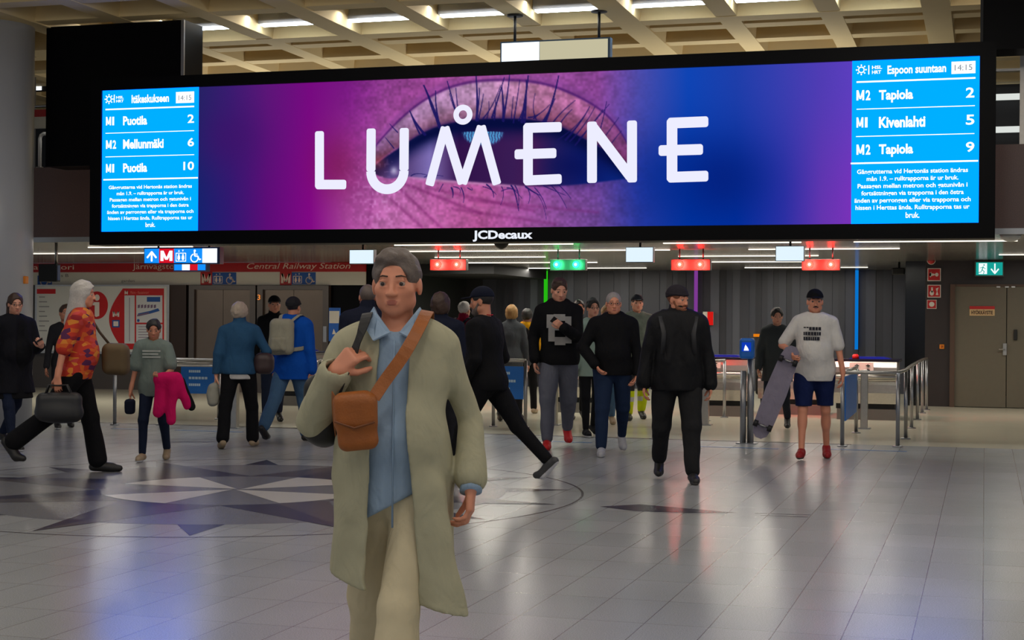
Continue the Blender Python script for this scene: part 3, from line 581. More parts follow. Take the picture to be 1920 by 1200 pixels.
# advert lettering, drawn as rounded strokes
def adlet():
    b = MB(); R = .032
    def done(): b.build('advert_letter', glow('advert_white', (232, 232, 250), 1.05), board)
    def P(px, py): p = PY(px, py, YB); return np.array((bx(p[0]), bz(p[2])))
    def st(a, c, wd, cap=.25):
        a = P(*a) if not isinstance(a, np.ndarray) else a; c = P(*c) if not isinstance(c, np.ndarray) else c
        d = c-a; l = np.linalg.norm(d); d /= l; n = np.array((-d[1], d[0]))*wd/2; pts = []
        r = wd*cap
        for (o, s_) in ((a, -1), (c, 1)):
            e = o; 
            for (sn, t0) in (((1 if s_ < 0 else -1), 0), ((-1 if s_ < 0 else 1), 1)):
                cn = e-d*s_*r+n*sn*(1-2*r/wd) if False else e-d*s_*r+n*sn*(1-r/(wd/2))
                a0 = math.atan2(n[1]*sn, n[0]*sn); a1 = math.atan2(d[1]*s_, d[0]*s_)
                df = (a1-a0+math.pi) % (2*math.pi)-math.pi
                seq = [a0+df*k/4 for k in range(5)] if t0 == 0 else [a1-df*k/4 for k in range(5)]
                if t0 == 1: seq = [a1+((a0-a1+math.pi) % (2*math.pi)-math.pi)*k/4 for k in range(5)]
                pts += [tuple(cn+r*np.array((math.cos(t), math.sin(t)))) for t in seq]
        b.prism(pts, -.004, .004, 0)
    W = .115
    # strokes given by centre lines
    st((599, 246), (599, 353), W); st((592, 346), (649, 346), W)
    done(); b = MB()
    # U
    pl_, pr_ = P(696, 241), P(758, 240); zc = P(727, 321)[1]; rr = (pr_[0]-pl_[0])/2; cx = (pl_[0]+pr_[0])/2
    st(pl_, np.array((pl_[0], zc)), W); st(pr_, np.array((pr_[0], zc)), W)
    n = 24
    for i in range(n):
        a, c = math.pi+math.pi*i/n, math.pi+math.pi*(i+1)/n; q = []
        for (t, r_) in ((a, rr-W/2), (a, rr+W/2), (c, rr+W/2), (c, rr-W/2)): q.append((cx+r_*math.cos(t), zc+r_*math.sin(t)*1.02))
        b.prism(q, -.004, .004, 0)
    done(); b = MB()
    # M with ring
    for a, c in (((835, 238), (805, 348)), ((834, 238), (867, 345)), ((903, 236), (867, 345)), ((902, 236), (932, 346))): st(a, c, W*.93, .2)
    done(); b = MB()
    o = P(868, 215)
    for i in range(36):
        a, c = 2*math.pi*i/36, 2*math.pi*(i+1)/36; b.prism([(o[0]+r_*math.cos(t), o[1]+r_*math.sin(t)) for (t, r_) in ((a, .052), (a, .118), (c, .118), (c, .052))], -.004, .004, 0)
    done(); b = MB()
    # E
    st((990, 233), (990, 345), W); st((983, 240), (1053, 238), W); st((965, 289.5), (1043, 287), W); st((983, 338.5), (1053, 335.5), W)
    done(); b = MB()
    # N
    st((1110, 228), (1110, 343), W); st((1185, 226), (1185, 342), W); st((1110, 236), (1184, 334), W)
    done(); b = MB()
    # E
    st((1260, 223), (1260, 340), W*1.05); st((1252, 231), (1328, 228), W*1.05); st((1235, 282.5), (1318, 280), W*1.05); st((1252, 332.5), (1328, 330), W*1.05)
    done()
adlet()
# black cladding boxes that hold the screen
a, c = PY(87, 85, 18.3), PY(345, 135, 18.3)
t = thing('cladding_box', 'black glossy cladding box behind the upper left corner of the big screen', 'cladding', ((a[0]+c[0])/2, 18.3, 3.44)); w = c[0]-a[0]
MB().box(-w/2, w/2, 0, .5, 0, 1.86).build('panel', M_black, t); MB().box(w/2-.03, w/2+.01, -.03, .0, 1.0, 1.86).build('edge_profile', M_steeld, t); 
MB().box(-.05, .05, .2, .3, 1.86, 1.9).build('hanger', M_blackm, t)
a, c = PY(1840, 50, 18.3), PY(1840, 94, 18.3)
t = thing('cladding_box', 'black glossy cladding box behind the upper right corner of the big screen', 'cladding', (a[0]+1.2, 18.3, c[2]))
MB().box(-1.2, 1.2, 0, .5, 0, 5.3-c[2]).build('panel', M_black, t); MB().box(-1.21, -1.18, -.02, 0, 0, 5.3-c[2]).build('edge_profile', M_blackm, t)
for nm, xx in (('left', -10.6), ('right', .02)): pass
# hanging white sign above the screen
a, c = PY(938, 90, 19.0), PY(1144, 88, 19.0); zt = PY(1040, 74, 19.0)[2]; zb = zt-.27*1.0; w = c[0]-a[0]
t = thing('hanging_sign', 'lit white sign box hanging from the coffered ceiling above the big screen', 'hanging sign', ((a[0]+c[0])/2, 19.0, zb)); h = zt-zb
MB().box(-w/2, w/2, 0, .12, 0, h).build('housing', mat('sign_blue_frame', (60, 90, 120), .4), t)
MB().box(-w/2+.02, -w/2+w*.36, -.006, 0, .02, h-.02).build('white_panel', glow('sign_white_bright', (240, 250, 255), 1.5), t)
MB().box(-w/2+w*.365, w/2-.03, -.006, 0, .02, h-.02).build('cream_panel', glow('sign_cream', (205, 198, 165), .9), t)
for px in (963, 1121):
    x = PY(px, 60, 19)[0]-t.location.x; MB().tube([(x, .06, h), (x, .06, 5.3-zb)], .018).lathe([(.02, 0), (.1, 0), (.1, .02)], (x, .06, 5.3-zb-.02)).build('hanger', M_blackm, t)

# ------------------------------------------------------------------ left wall: red band, posters, lifts
YW = 27.8
def wx(px, py=520): return PY(px, py, YW)[0]
def wz(px, py): return PY(px, py, YW)[2]
MB().box(-22, -12.02, YW+.12, YW+.3, 0, 2.52).build('wall_left', mat('lift_surround', (70, 62, 56), .4), kind='structure')
MB().box(-12.02, -11.0, YW+.1, YW+.3, 0, 2.53).build('wall_left', M_black, kind='structure')
MB().box(-11.2, -11.0, YW+.3, 33, 0, 2.53).build('wall_left', M_blackm, kind='structure')
t = thing('station_name_band', 'red and white station name band above the lifts reading Central Railway Station', 'sign', (-15, YW+.11, 2.09)); o_ = (-15, 2.09)
X = lambda px: wx(px)-o_[0]
zz = lambda z: z-o_[1]
M_bred = mat('band_red', (172, 8, 12), .45); M_bwhite = mat('band_white', (206, 204, 192), .5); M_letw = mat('band_letters', (226, 206, 190), .5)
MB().box(-7, X(683), -.06, 0, zz(2.345), zz(2.525)).build('red_strip', M_bred, t); wb = MB().box(-7, X(683), -.06, 0, 0, zz(2.345)).build('white_strip', M_bwhite, t)
text('Rautatientori', X(20), X(136), zz(2.40), zz(2.50), -.062, M_letw, t, bold=.0)
text('Järnvägstorget', X(246), X(356), zz(2.37), zz(2.515), -.062, M_letw, t)
text('Central Railway Station', X(461), X(655), zz(2.37), zz(2.515), -.062, M_letw, t, shear=.25)
text('us B', X(106), X(126), zz(2.25), zz(2.31), -.062, mat('letter_grey', (90, 90, 90), .5), wb); text('garden', X(225), X(250), zz(2.13), zz(2.2), -.062, mat('letter_grey', (90, 90, 90), .5), wb)
M_sblue = mat('sign_blue', (20, 80, 160), .45)
def picto_M(x0, x1, z0, z1, y, par, red, wt):
    MB().box(x0, x1, y-.004, y, z0, z1).build('red_field', red, par); poly_xz(letter_m(x0+(x1-x0)*.1, x1-(x1-x0)*.1, z0+(z1-z0)*.14, z1-(z1-z0)*.14), y-.004, wt, par, 'letter_m')
def picto_lift(x0, x1, z0, z1, y, par, blue, wt):
    w, h = x1-x0, z1-z0; P = lambda u, v: (x0+u*w, z0+v*h)
    MB().box(x0, x1, y-.004, y, z0, z1).build('blue_field', blue, par)
    po = []
    for (a, c) in (((.15, .12), (.85, .12)), ((.85, .12), (.85, .68)), ((.85, .68), (.15, .68)), ((.15, .68), (.15, .12))): po += stroke([P(*a), P(*c)], w*.05)
    for u in (.35, .65): po += [ell(*P(u, .56), w*.06, w*.06, 10), [P(u-.08, .5), P(u+.08, .5), P(u+.1, .3), P(u+.03, .18), P(u-.03, .18), P(u-.1, .3)]]
    po += [[P(.3, .78), P(.42, .78), P(.36, .92)], [P(.58, .92), P(.7, .92), P(.64, .78)]]
    poly_xz(po, y-.004, wt, par, 'lift_symbol')
def picto_wheel(x0, x1, z0, z1, y, par, blue, wt):
    w, h = x1-x0, z1-z0; P = lambda u, v: (x0+u*w, z0+v*h)
    MB().box(x0, x1, y-.004, y, z0, z1).build('blue_field', blue, par); po = [ell(*P(.48, .84), w*.08, w*.08, 12)]
    c0 = P(.46, .34); 
    arc = [(c0[0]+w*.25*math.cos(t*D2R), c0[1]+w*.25*math.sin(t*D2R)) for t in range(110, 400, 20)]
    for a, c in zip(arc[:-1], arc[1:]): po += stroke([a, c], w*.07)
    po += stroke([P(.46, .74), P(.48, .48), P(.7, .46)], w*.09)+stroke([P(.7, .46), P(.8, .22), P(.9, .26)], w*.08)+stroke([P(.48, .62), P(.66, .6)], w*.06)
    poly_xz(po, y-.004, wt, par, 'wheelchair_symbol')
for p0 in (374, 523):
    x0, x1, x2, x3 = X(p0), X(p0+22), X(p0+44), X(p0+67)
    picto_M(x0, x1, 0.0, zz(2.345), -.062, wb, M_bred, M_letw); picto_lift(x1, x2, 0.01, zz(2.335), -.062, wb, M_sblue, M_letw); picto_wheel(x2, x3, 0.01, zz(2.335), -.062, wb, M_sblue, M_letw)
picto_wheel(X(68), X(95), 0.005, zz(2.28), -.062, wb, M_sblue, M_letw)
# information poster board
t = thing('information_board', 'white and red metro information board with big letter i on the left wall', 'notice board', (0, YW, 0))
a, c = PY(73, 541, YW), PY(315, 661, YW); x0, x1, z1, z0 = a[0], c[0], 2.06, .76
MB().box(x0-.05, x1+.05, -.06, .1, z0-.05, z1+.03).build('frame', M_steel, t)
pb = MB().box(x0, x1, -.07, -.06, z0, z1).build('poster', mat('poster_white', (214, 214, 208), .4), t)
rd = mat('poster_red', (196, 14, 16), .45); Pp = lambda px, py: (PY(px, py, YW)[0], PY(px, py, YW)[2])
cx, cz = Pp(185.5, 572.5); rx = Pp(206, 572)[0]-cx
poly_xz([ell(cx, cz, rx, rx*1.12, 40)], -.071, rd, pb, 'information_disc')
wt = mat('poster_letter', (235, 225, 215), .5)
poly_xz([ell(cx+.0, cz+rx*.62, rx*.24, rx*.26, 18), [(cx-rx*.36, cz+rx*.26), (cx+rx*.22, cz+rx*.26), (cx+rx*.22, cz-rx*.85), (cx-rx*.08, cz-rx*.95), (cx-rx*.2, cz-rx*.85), (cx-rx*.2, cz+rx*.0), (cx-rx*.38, cz)]], -.073, wt, pb, 'letter_i')
arc = [(208+26*(1-math.sin(math.pi*(i/20))), 541+114*i/20) for i in range(21)]
poly_xz([[Pp(*p) for p in arc]+[Pp(311, 655), Pp(311, 541)]], -.0705, rd, pb, 'red_field')
poly_xz([[Pp(237, 554), Pp(256, 554), Pp(256, 644), Pp(237, 644)], [Pp(259, 554), Pp(308, 554), Pp(308, 605), Pp(259, 605)], [Pp(259, 608), Pp(308, 608), Pp(308, 655), Pp(259, 655)]], -.0725, mat('poster_paper', (210, 212, 214), .5), pb, 'map_sheet')
poly_xz(letter_m(*[Pp(215, 590)[0], Pp(227, 590)[0], Pp(221, 594)[1], Pp(221, 584)[1]]), -.072, wt, pb, 'letter_m')
poly_xz(letter_m(*[Pp(237, 590)[0], Pp(243, 590)[0], Pp(240, 552)[1], Pp(240, 545)[1]]), -.072, wt, pb, 'letter_m')
text('Metro – Rautatientori', *[Pp(248, 590)[0], Pp(282, 590)[0], Pp(260, 551)[1], Pp(260, 546)[1]], -.074, mat('poster_pink', (230, 130, 110), .5), pb)
bl = mat('poster_blue', (30, 84, 160), .5)
poly_xz([[Pp(214, 600), Pp(228, 600), Pp(228, 614), Pp(214, 614)], [Pp(279, 557), Pp(304, 557), Pp(304, 566), Pp(279, 566)], ell(*Pp(263, 601), .03, .03, 12), [Pp(262, 588), Pp(285, 583), Pp(300, 578), Pp(303, 583), Pp(286, 588), Pp(264, 593)]], -.0735, bl, pb, 'blue_marks')
poly_xz([[Pp(216.5, 602.5), Pp(225.5, 602.5), Pp(225.5, 611.5), Pp(216.5, 611.5)]], -.0745, wt, pb, 'train_symbol')
poly_xz([[Pp(261, 590), Pp(283, 585.5), Pp(283, 588), Pp(261, 593.5)], [Pp(246, 558), Pp(247, 558), Pp(247, 640), Pp(246, 640)]]+[[Pp(263, 612+5*i), Pp(300, 612+5*i), Pp(300, 613+5*i), Pp(263, 613+5*i)] for i in range(7)]+[[Pp(262+6*i, 572), Pp(266+6*i, 571), Pp(266+6*i, 577), Pp(262+6*i, 578)] for i in range(6)], -.0745, mat('poster_faint', (120, 96, 124), .5), pb, 'map_lines')
poly_xz([[Pp(73, 542), Pp(108, 542), Pp(108, 551), Pp(73, 551)]], -.0725, rd, pb, 'red_heading')
poly_xz([[Pp(77, 556+9*i), Pp(88+4*(i % 3), 556+9*i), Pp(88+4*(i % 3), 558+9*i), Pp(77, 558+9*i)] for i in range(8)]+[[Pp(160+3*(i % 2), 608+8*i), Pp(182, 608+8*i), Pp(182, 609.5+8*i), Pp(160+3*(i % 2), 609.5+8*i)] for i in range(5)], -.0725, mat('poster_faint2', (150, 150, 150), .5), pb, 'text_lines')
# lift doors of brushed steel
M_lift = mat('lift_steel', (112, 98, 86), .28, .7, noise=.1, nscale=4)
for (p0, p1, lab) in ((355, 480, 'left one, beside the information board'), (483, 617, 'right one, beside the dark wall')):
    x0, x1 = wx(p0), wx(p1); t = thing('lift_entrance', 'brushed steel lift entrance under the red band, %s' % lab, 'lift', ((x0+x1)/2, YW, 0)); w = x1-x0
    MB().box(-w/2, -w/2+.12, -.02, .1, 0, 2.08).box(w/2-.12, w/2, -.02, .1, 0, 2.08).box(-w/2+.12, w/2-.12, -.02, .1, 2.0, 2.08).build('door_frame', mat('lift_frame', (92, 84, 78), .3, .7), t)
    for s in (-1, 1): MB().box(min(0, s*(w/2-.12))+.004, max(0, s*(w/2-.12))-.004, .04, .09, 0, 2.0).build('sliding_door', M_lift, t)
    pnl = MB().box(w/2-.1, w/2-.03, -.035, -.02, 1.0, 1.3).build('call_panel', M_steeld, t)
q = PY(474, 557, YW-.3); text('3', q[0]-.03, q[0]+.03, q[2]-.05, q[2]+.05, 27.76, glow('digit_orange', (255, 150, 60), 1), bpy.data.objects['lift_entrance'] , 'floor_digit')
bpy.data.objects['floor_digit'].matrix_parent_inverse = Matrix.Translation(-bpy.data.objects['lift_entrance'].location)
MB().box(wx(315)+.05, wx(350), YW-.02, YW+.1, 0, 2.09).build('wall_left', mat('dark_bronze', (58, 44, 36), .3, .6), kind='structure')
# ticket machine strip by the dark wall
a, c = PY(618, 577, 26.5), PY(638, 640, 26.5)
t = thing('ticket_poster', 'blue and white narrow ticket notice board on the dark wall right of the lifts', 'notice board', ((a[0]+c[0])/2, 26.5, 0)); w = c[0]-a[0]
MB().box(-.03, .03, 0, .06, 0, 1.2).build('stand', M_blackm, t); MB().box(-w/2, w/2, -.03, 0, c[2], a[2]).build('panel', mat('ticket_blue', (20, 90, 180), .4), t)
zm = PY(628, 606, 26.5)[2]; MB().box(-w/2+.01, w/2-.01, -.036, -.03, zm, a[2]-.06).build('paper', M_bwhite, t); poly_xz([[(-.04, zm-.2), (.04, zm-.2), (-.01, zm-.1)]], -.031, M_bwhite, t, 'arrow_mark')
t.location.z = 0

# ------------------------------------------------------------------ hanging signs under the low ceiling
RL = glow('lamp_red', (255, 90, 60), 60); GL = glow('lamp_green', (60, 255, 150), 14)
RL.node_tree.nodes['Principled BSDF'].inputs['Emission Color'].default_value = (1, .005, .003, 1)
GL.node_tree.nodes['Principled BSDF'].inputs['Emission Color'].default_value = (.006, 1, .16, 1)
Rr = glow('lamp_red_core', (255, 225, 215), 1.3); Gr = glow('lamp_green_core', (210, 255, 230), 1.3)
YL = 23.4; M_box = mat('signal_box', (44, 38, 34), .5)
for (p0, p1, l0, l1, col, lab) in ((806, 874, 821, 857, 'r', 'the leftmost one'), (1031, 1098, 1044, 1080, 'g', 'above the hooded walker'),
                                   (1258, 1332, 1275, 1313, 'r', 'above the man in the dark beanie'), (1503, 1575, 1518, 1558, 'r', 'above the man in the white shirt')):
    a, c = PY(p0, 496, YL), PY(p1, 496, YL); zt, zb = PY((p0+p1)/2, 486, YL)[2], PY((p0+p1)/2, 507, YL)[2]; w = c[0]-a[0]; h = zt-zb
    t = thing('gate_signal', 'hanging gate signal box with two %s lamps, %s' % ('red' if col == 'r' else 'green', lab), 'signal light', ((a[0]+c[0])/2, YL, zb))
    MB().box(-w/2, w/2, 0, .12, 0, h, bev=.008).build('housing', M_box, t)
    for px in (l0, l1):
        q = PY(px, 496, YL); x = q[0]-t.location.x; z = q[2]-zb
        lp = MB().lathe([(.052, 0), (.05, -.02), (.03, -.028)], (x, -.001, z), axis='y', n=20).build('lamp', RL if col == 'r' else GL, t)
        MB().lathe([(.026, -.029), (.012, -.034)], (x, -.001, z), axis='y', n=16).build('lamp_core', Rr if col == 'r' else Gr, lp)
        l = bpy.data.lights.new('signal_glow', 'SPOT'); l.energy = 80 if col == 'r' else 18; l.color = (1, .045, .035) if col == 'r' else (.05, 1, .35); l.shadow_soft_size = .05; l.spot_size = 150*D2R; l.spot_blend = .4
        lo = bpy.data.objects.new('signal_glow', l); COL.objects.link(lo); lo.parent = lp; lo.location = (x, -.09, z); lo.rotation_euler = (82*D2R, 0, 0)
    MB().tube([(-w*.3, .06, h), (-w*.3, .06, 2.53-zb)], .012).tube([(w*.3, .06, h), (w*.3, .06, 2.53-zb)], .012).build('hanger', M_blackm, t)
for (p0, p1, yt, yb, lab) in ((655, 701, 468, 495, 'left of the nearest woman'), (1173, 1225, 463, 492, 'right of the green signal'), (1454, 1508, 461, 490, 'leftward of the farthest right signal')):
    Y = 21.0; a, c = PY(p0, (yt+yb)/2, Y), PY(p1, (yt+yb)/2, Y); zt, zb = PY((p0+p1)/2, yt, Y)[2], PY((p0+p1)/2, yb, Y)[2]; w = c[0]-a[0]
    t = thing('light_box_sign', 'blank white lit box sign under the low ceiling, %s' % lab, 'lit sign', ((a[0]+c[0])/2, Y, zb))
    MB().box(-w/2, w/2, 0, .1, 0, zt-zb).build('housing', mat('sign_housing2', (70, 90, 100), .4), t); MB().box(-w/2+.008, w/2-.008, -.006, 0, .008, zt-zb-.008).build('panel', glow('box_white', (222, 240, 250), 1.05), t)
    MB().tube([(0, .05, zt-zb), (0, .05, 2.53-zb)], .015).build('hanger', M_blackm, t)
# blue metro direction sign
Y = 20.0; a, c = PY(270, 480, Y), PY(412, 480, Y); zt, zb = PY(341, 463.5, Y)[2], PY(341, 495, Y)[2]; w = c[0]-a[0]; h = zt-zb
t = thing('metro_direction_sign', 'lit blue sign with arrow, red M, lift and wheelchair symbols hanging at left', 'direction sign', ((a[0]+c[0])/2, Y, zb))
MB().box(-w/2, w/2, 0, .12, 0, h).build('housing', mat('sign_navy', (16, 30, 90), .4), t)
gb = glow('dir_blue', (20, 140, 245), 1.1); gr = glow('dir_red', (215, 20, 40), 1.0); gw = glow('dir_white', (240, 248, 255), 1.2)
U_ = [271.5, 299, 327, 353, 380, 407]; X = [PY(u, 480, Y)[0]-t.location.x for u in U_]; z0, z1 = .015, h-.02
MB().box(X[0], X[1], -.01, 0, z0, z1).build('blue_field', gb, t)
mx_ = (X[0]+X[1])/2; poly_xz(stroke([(mx_, z0+.03), (mx_, z1-.06)], .028)+stroke([(mx_-.07, z1-.125), (mx_, z1-.045)], .028)+stroke([(mx_+.07, z1-.125), (mx_, z1-.045)], .028), -.011, gw, t, 'arrow_symbol')
picto_M(X[1], X[2], z0, z1, -.008, t, gr, gw); picto_lift(X[2], X[3], z0, z1, -.008, t, gb, gw); picto_wheel(X[3], X[4], z0, z1, -.008, t, gb, gw)
MB().box(X[4], X[5], -.01, 0, z0, z1).build('white_panel', gw, t)
MB().tube([(-.4, .06, h), (-.4, .06, 2.53-zb+.02)], .015).tube([(.4, .06, h), (.4, .06, 2.53-zb+.02)], .015).build('hanger', M_blackm, t)
Y = 22.5; a, c = PY(325, 502, Y), PY(388, 502, Y); zt, zb = PY(356, 496, Y)[2], PY(356, 509, Y)[2]; w = c[0]-a[0]; h = zt-zb
t = thing('direction_sign', 'smaller lit blue and red sign partly hidden behind the metro direction sign', 'direction sign', ((a[0]+c[0])/2, Y, zb))
MB().box(-w/2, w/2, 0, .1, 0, h+.05).build('housing', mat('sign_navy', (16, 30, 90), .4), t)
for i, g in enumerate((gb, gw, gr, gb)): MB().box(-w/2+.02+(w-.04)*i/4, -w/2+.02+(w-.04)*(i+.96)/4, -.008, 0, .02, h+.03).build('field', g, t)
MB().tube([(0, .05, h+.05), (0, .05, 2.53-zb)], .015).build('hanger', M_blackm, t)
Y = 19.95; a, c = PY(72, 510, Y), PY(106, 510, Y); zt, zb = PY(88, 495, Y)[2], PY(88, 528, Y)[2]; w = c[0]-a[0]; h = zt-zb
t = thing('hanging_monitor', 'black hanging monitor beside the round column at far left', 'monitor', ((a[0]+c[0])/2, Y, zb))
MB().box(-w/2, w/2, 0, .1, 0, h, bev=.005).build('housing', M_blackm, t); MB().tube([(w*.35, .06, h), (w*.35, .06, 2.53-zb)], .022).build('hanger', M_steel, t)
MB().box(w/2-.03, w/2+.004, .02, .09, .02, h-.02).build('side_panel', mat('monitor_blue', (26, 60, 120), .3), t)
q = PY(940, 463, 20.6); t = thing('ceiling_camera', 'small dark dome camera under the screen below the white logo', 'camera', (q[0], 20.6, 2.53)); MB().lathe([(.1, 0), (.1, -.05), (.07, -.09), (.02, -.12)]).build('housing', M_blackm, t); MB().lathe([(.11, 0), (.11, -.015)]).build('base', M_white, t)
q = PY(1686, 490, 29.0); t = thing('ceiling_camera', 'dark camera under the low ceiling near the black wall corner', 'camera', (q[0], 29, 2.53)); MB().box(-.12, .1, -.1, .1, -.22, -.1, bev=.02).build('housing', M_blackm, t); MB().tube([(0, 0, -.11), (0, 0, 0)], .02).build('bracket', M_blackm, t)
# upper level pieces seen between the column and the black box
q = PY(75, 245, 19.5); t = thing('handrail_hook', 'white bent tube handrail on the parapet beside the round column', 'handrail', (q[0], 19.5, 3.55))
MB().tube([(0, 0, 0), (0, 0, .42), (.02, 0, .47), (.06, 0, .49), (.14, 0, .49)], .025).build('tube', M_white, t); MB().lathe([(.05, 0), (.05, .02)]).build('base', M_steeld, t)
a, c = PY(60, 206, 22), PY(95, 240, 22); zm = PY(75, 219, 22)[2]
t = thing('upper_sign', 'small red and white sign on the upper level beside the round column', 'sign', (a[0], 22, c[2]))
MB().box(-.5, .5, 0, .05, zm-c[2], a[2]-c[2]).build('red_strip', M_bred, t); MB().box(-.5, .5, 0, .05, 0, zm-c[2]).build('white_strip', M_bwhite, t); MB().box(-.02, .02, .05, .08, 2.7-c[2], 5.3-c[2]).build('post', M_steeld, t)
a, c = PY(58, 158, 23), PY(82, 170, 23); t = thing('upper_light_sign', 'small white lit sign high up beside the round column', 'lit sign', (c[0]-.2, 23, c[2]))
MB().box(-.25, .2, 0, .1, 0, a[2]-c[2], bev=.005).build('housing', M_blackm, t); MB().box(-.24, .16, -.01, 0, .01, a[2]-c[2]-.02).build('panel', gw, t); MB().tube([(0, .05, a[2]-c[2]), (0, .05, 5.3-c[2])], .02).build('hanger', M_blackm, t)
b = MB(); za = PY(100, 198, 19.3)[2]; tag(b.tube([(-13, 19.3, za), (-11.0, 19.3, za)], .02).tube([(-12.6, 19.3, za), (-12.6, 19.42, 3.56)], .015).tube([(-11.1, 19.3, za), (-11.1, 19.42, 3.56)], .015).build('upper_pipe', M_steel), 'thin horizontal steel tube crossing the black cladding box at upper left', 'pipe')

# ------------------------------------------------------------------ ticket barriers, posts and railings
def cab(px0, px1, Y, lab, mirror=False, arrows=True):
    x0, x1 = PY(px0, 720, Y)[0], PY(px1, 720, Y)[0]; w = x1-x0
    t = thing('barrier_cabinet', lab, 'ticket barrier', ((x0+x1)/2, Y, 0))
    prof = [(-.42, .24), (-.45, .4), (-.45, .52), (-.42, .58), (-.44, .62), (-.43, .66), (-.46, .7), (-.44, .78), (-.36, .86), (.3, .86), (.36, .8), (.36, .24)]
    MB().prism([(y, z) for y, z in prof], -w/2, w/2, axis='x').build('body', M_steel, t)
    MB().box(-w/2+.03, w/2-.03, -.36, .3, .16, .26).build('recess', M_blackm, t)
    MB().box(-w/2+.05, w/2, -.44, .36, 0, .16).build('plinth', mat('plinth_grey', (98, 94, 90), .5), t)
    MB().tube([(-w/2, -.44, .64), (w/2, -.44, .64)], .045, 16).build('bumper_rail', M_steel, t)
    MB().box(-w/2-.04, w/2+.04, -.34, .3, .86, .9, bev=.012).build('top_cover', mat('cover_dark', (24, 28, 44), .15), t)
    MB().prism([(-w/2+.2, .9), (w/2-.1, .9), (w/2-.2, .93), (-w/2+.28, .93)], -.2, .2).build('blue_strip', mat('cover_blue', (30, 50, 190), .15), t)
    MB().lathe([(.05, .9), (.05, .95), (.03, .97)], (-w/2+.3, -.2, 0), 16).build('red_button', M_red, t)
    MB().box(-w/2-.04, -w/2+.1, -.42, .3, .3, .8, bev=.03).build('end_cap', M_blackm, t)
    if arrows:
        lx = -w/2+.28; l = MB().prism([(-.455, .71), (-.435, .85), (-.43, .85), (-.45, .71)], lx-.05, lx+.3, axis='x').build('arrow_label', M_white, t)
        for i in range(2):
            for j in range(2):
                x = lx+.06+i*.16; z = .74+j*.065; y = -.458+j*.008; 
                MB().box(x-.03, x+.03, y-.004, y+.004, z-.007, z+.007).box(x-.007, x+.007, y-.004, y+.004, z-.022, z+.022).build('arrow_mark', M_blackm, l)
    return t
cab(1568, 1684, 24.3, 'steel ticket barrier cabinet inside the railing at right, near the side wall')
cab(1290, 1408, 24.3, 'steel ticket barrier cabinet behind the blue card reader post')
cab(1428, 1552, 25.2, 'steel ticket barrier cabinet hidden behind the man in the white shirt', arrows=False)
cab(1040, 1128, 24.3, 'steel ticket barrier cabinet between the man in grey sweatpants and the man in jeans', arrows=False)
cab(545, 600, 24.3, 'steel ticket barrier cabinet behind the walker in the blue jacket', arrows=False)
def post(t, x, y, z=.86, r=.024, name='post'):
    return MB().tube([(x, y, 0), (x, y, z)], r, 14).lathe([(.06, 0), (.06, .008), (.045, .016)], (x, y, 0), 20).build(name, M_steeld, t)
def railing(lab, pts, tops, posts, z=.86, double=False, group=None):
    "pts: list of (px,py) floor points; rail runs over them"
    P = [PZ(*p) for p in pts]; o = P[0]; t = thing('railing', lab, 'railing', (o[0], o[1], 0))
    Q = [(p[0]-o[0], p[1]-o[1]) for p in P]
    MB().tube([(q[0], q[1], z) for q in Q], .022, 12).build('rail', M_steel, t)
    if double: MB().tube([(q[0], q[1], z-.08) for q in Q], .016, 12).build('rail', M_steel, t)
    for (a, c) in posts:
        p = PZ(a, c); post(t, p[0]-o[0], p[1]-o[1], z)
    return t, o, Q
t, o, Q = railing('L-shaped steel railing in front of the rightmost barrier cabinet, running back to the side wall', [(1579, 837), (1683, 838), (1698, 823), (1709, 803), (1720, 787), (1729, 775), (1737, 769)], None, [(1579, 837), (1683, 838), (1698, 823), (1709, 803), (1720, 787), (1729, 775), (1737, 769)])
t2, o2, Q2 = railing('short steel railing with blue banner running back behind the man in the white shirt', [(1584, 834), (1605, 812)], None, [(1605, 812)])
M_banner = mat('banner_blue', (20, 104, 190), .4); M_bannw = mat('banner_white', (190, 215, 235), .5)
def banner(t, qa, qb, z0, z1, lines=3):
    qa = np.array(qa); qb = np.array(qb); d = qb-qa; l = np.linalg.norm(d); d /= l; n = np.array((-d[1], d[0]))*.008
    if n[1] > 0: n = -n
    b = MB(); P = [qa-n, qb-n, qb+n, qa+n]; b.prism([tuple(p) for p in P], z0, z1, axis='z'); bn = b.build('banner', M_banner, t)
    b = MB()
    for i in range(lines):
        z = z1-(z1-z0)*(.25+.24*i); s0, s1 = .22*l, (.55+.2*(i % 2))*l
        for k in range(6):
            u0 = s0+(s1-s0)*k/6; u1 = u0+(s1-s0)/6*.82; a = qa+d*u0+n*1.3; c = qa+d*u1+n*1.3
            b.add([(a[0], a[1], z), (c[0], c[1], z), (c[0], c[1], z+.035), (a[0], a[1], z+.035)], [(0, 1, 2, 3)])
    b.build('text_line', M_bannw, bn)
banner(t2, Q2[0], Q2[1], .28, .8)
t, o, Q = railing('steel railing with a blue banner between the man in black cap and the hooded walker', [(985, 802), (925, 800)], None, [(985, 802), (925, 800)], z=.9)
banner(t, (Q[1][0]+.02, 0), (-.03, 0), .38, .82)
t, o, Q = railing('long double steel railing at left in front of the lifts', [(215, 797), (317, 797), (398, 798)], None, [(215, 797), (300, 797)], z=.88, double=True)
t, o, Q = railing('short steel railing with blue banner in front of the left lift', [(317, 785), (345, 785), (410, 786)], None, [(317, 785), (410, 786)], z=.8)
banner(t, (Q[1][0]-.05, Q[1][1]), (Q[2][0]-.03, Q[2][1]), .36, .76)
for (pts, lab) in (([(587, 805), (600, 790)], 'steel railing right of the walker in the blue jacket'), ([(1358, 783), (1325, 789)], 'steel railing in front of the barrier cabinet behind the blue card reader'),
                   ([(1226, 823), (1232, 800)], 'steel railing just behind the man in the dark beanie')):
    railing(lab, pts, None, pts)
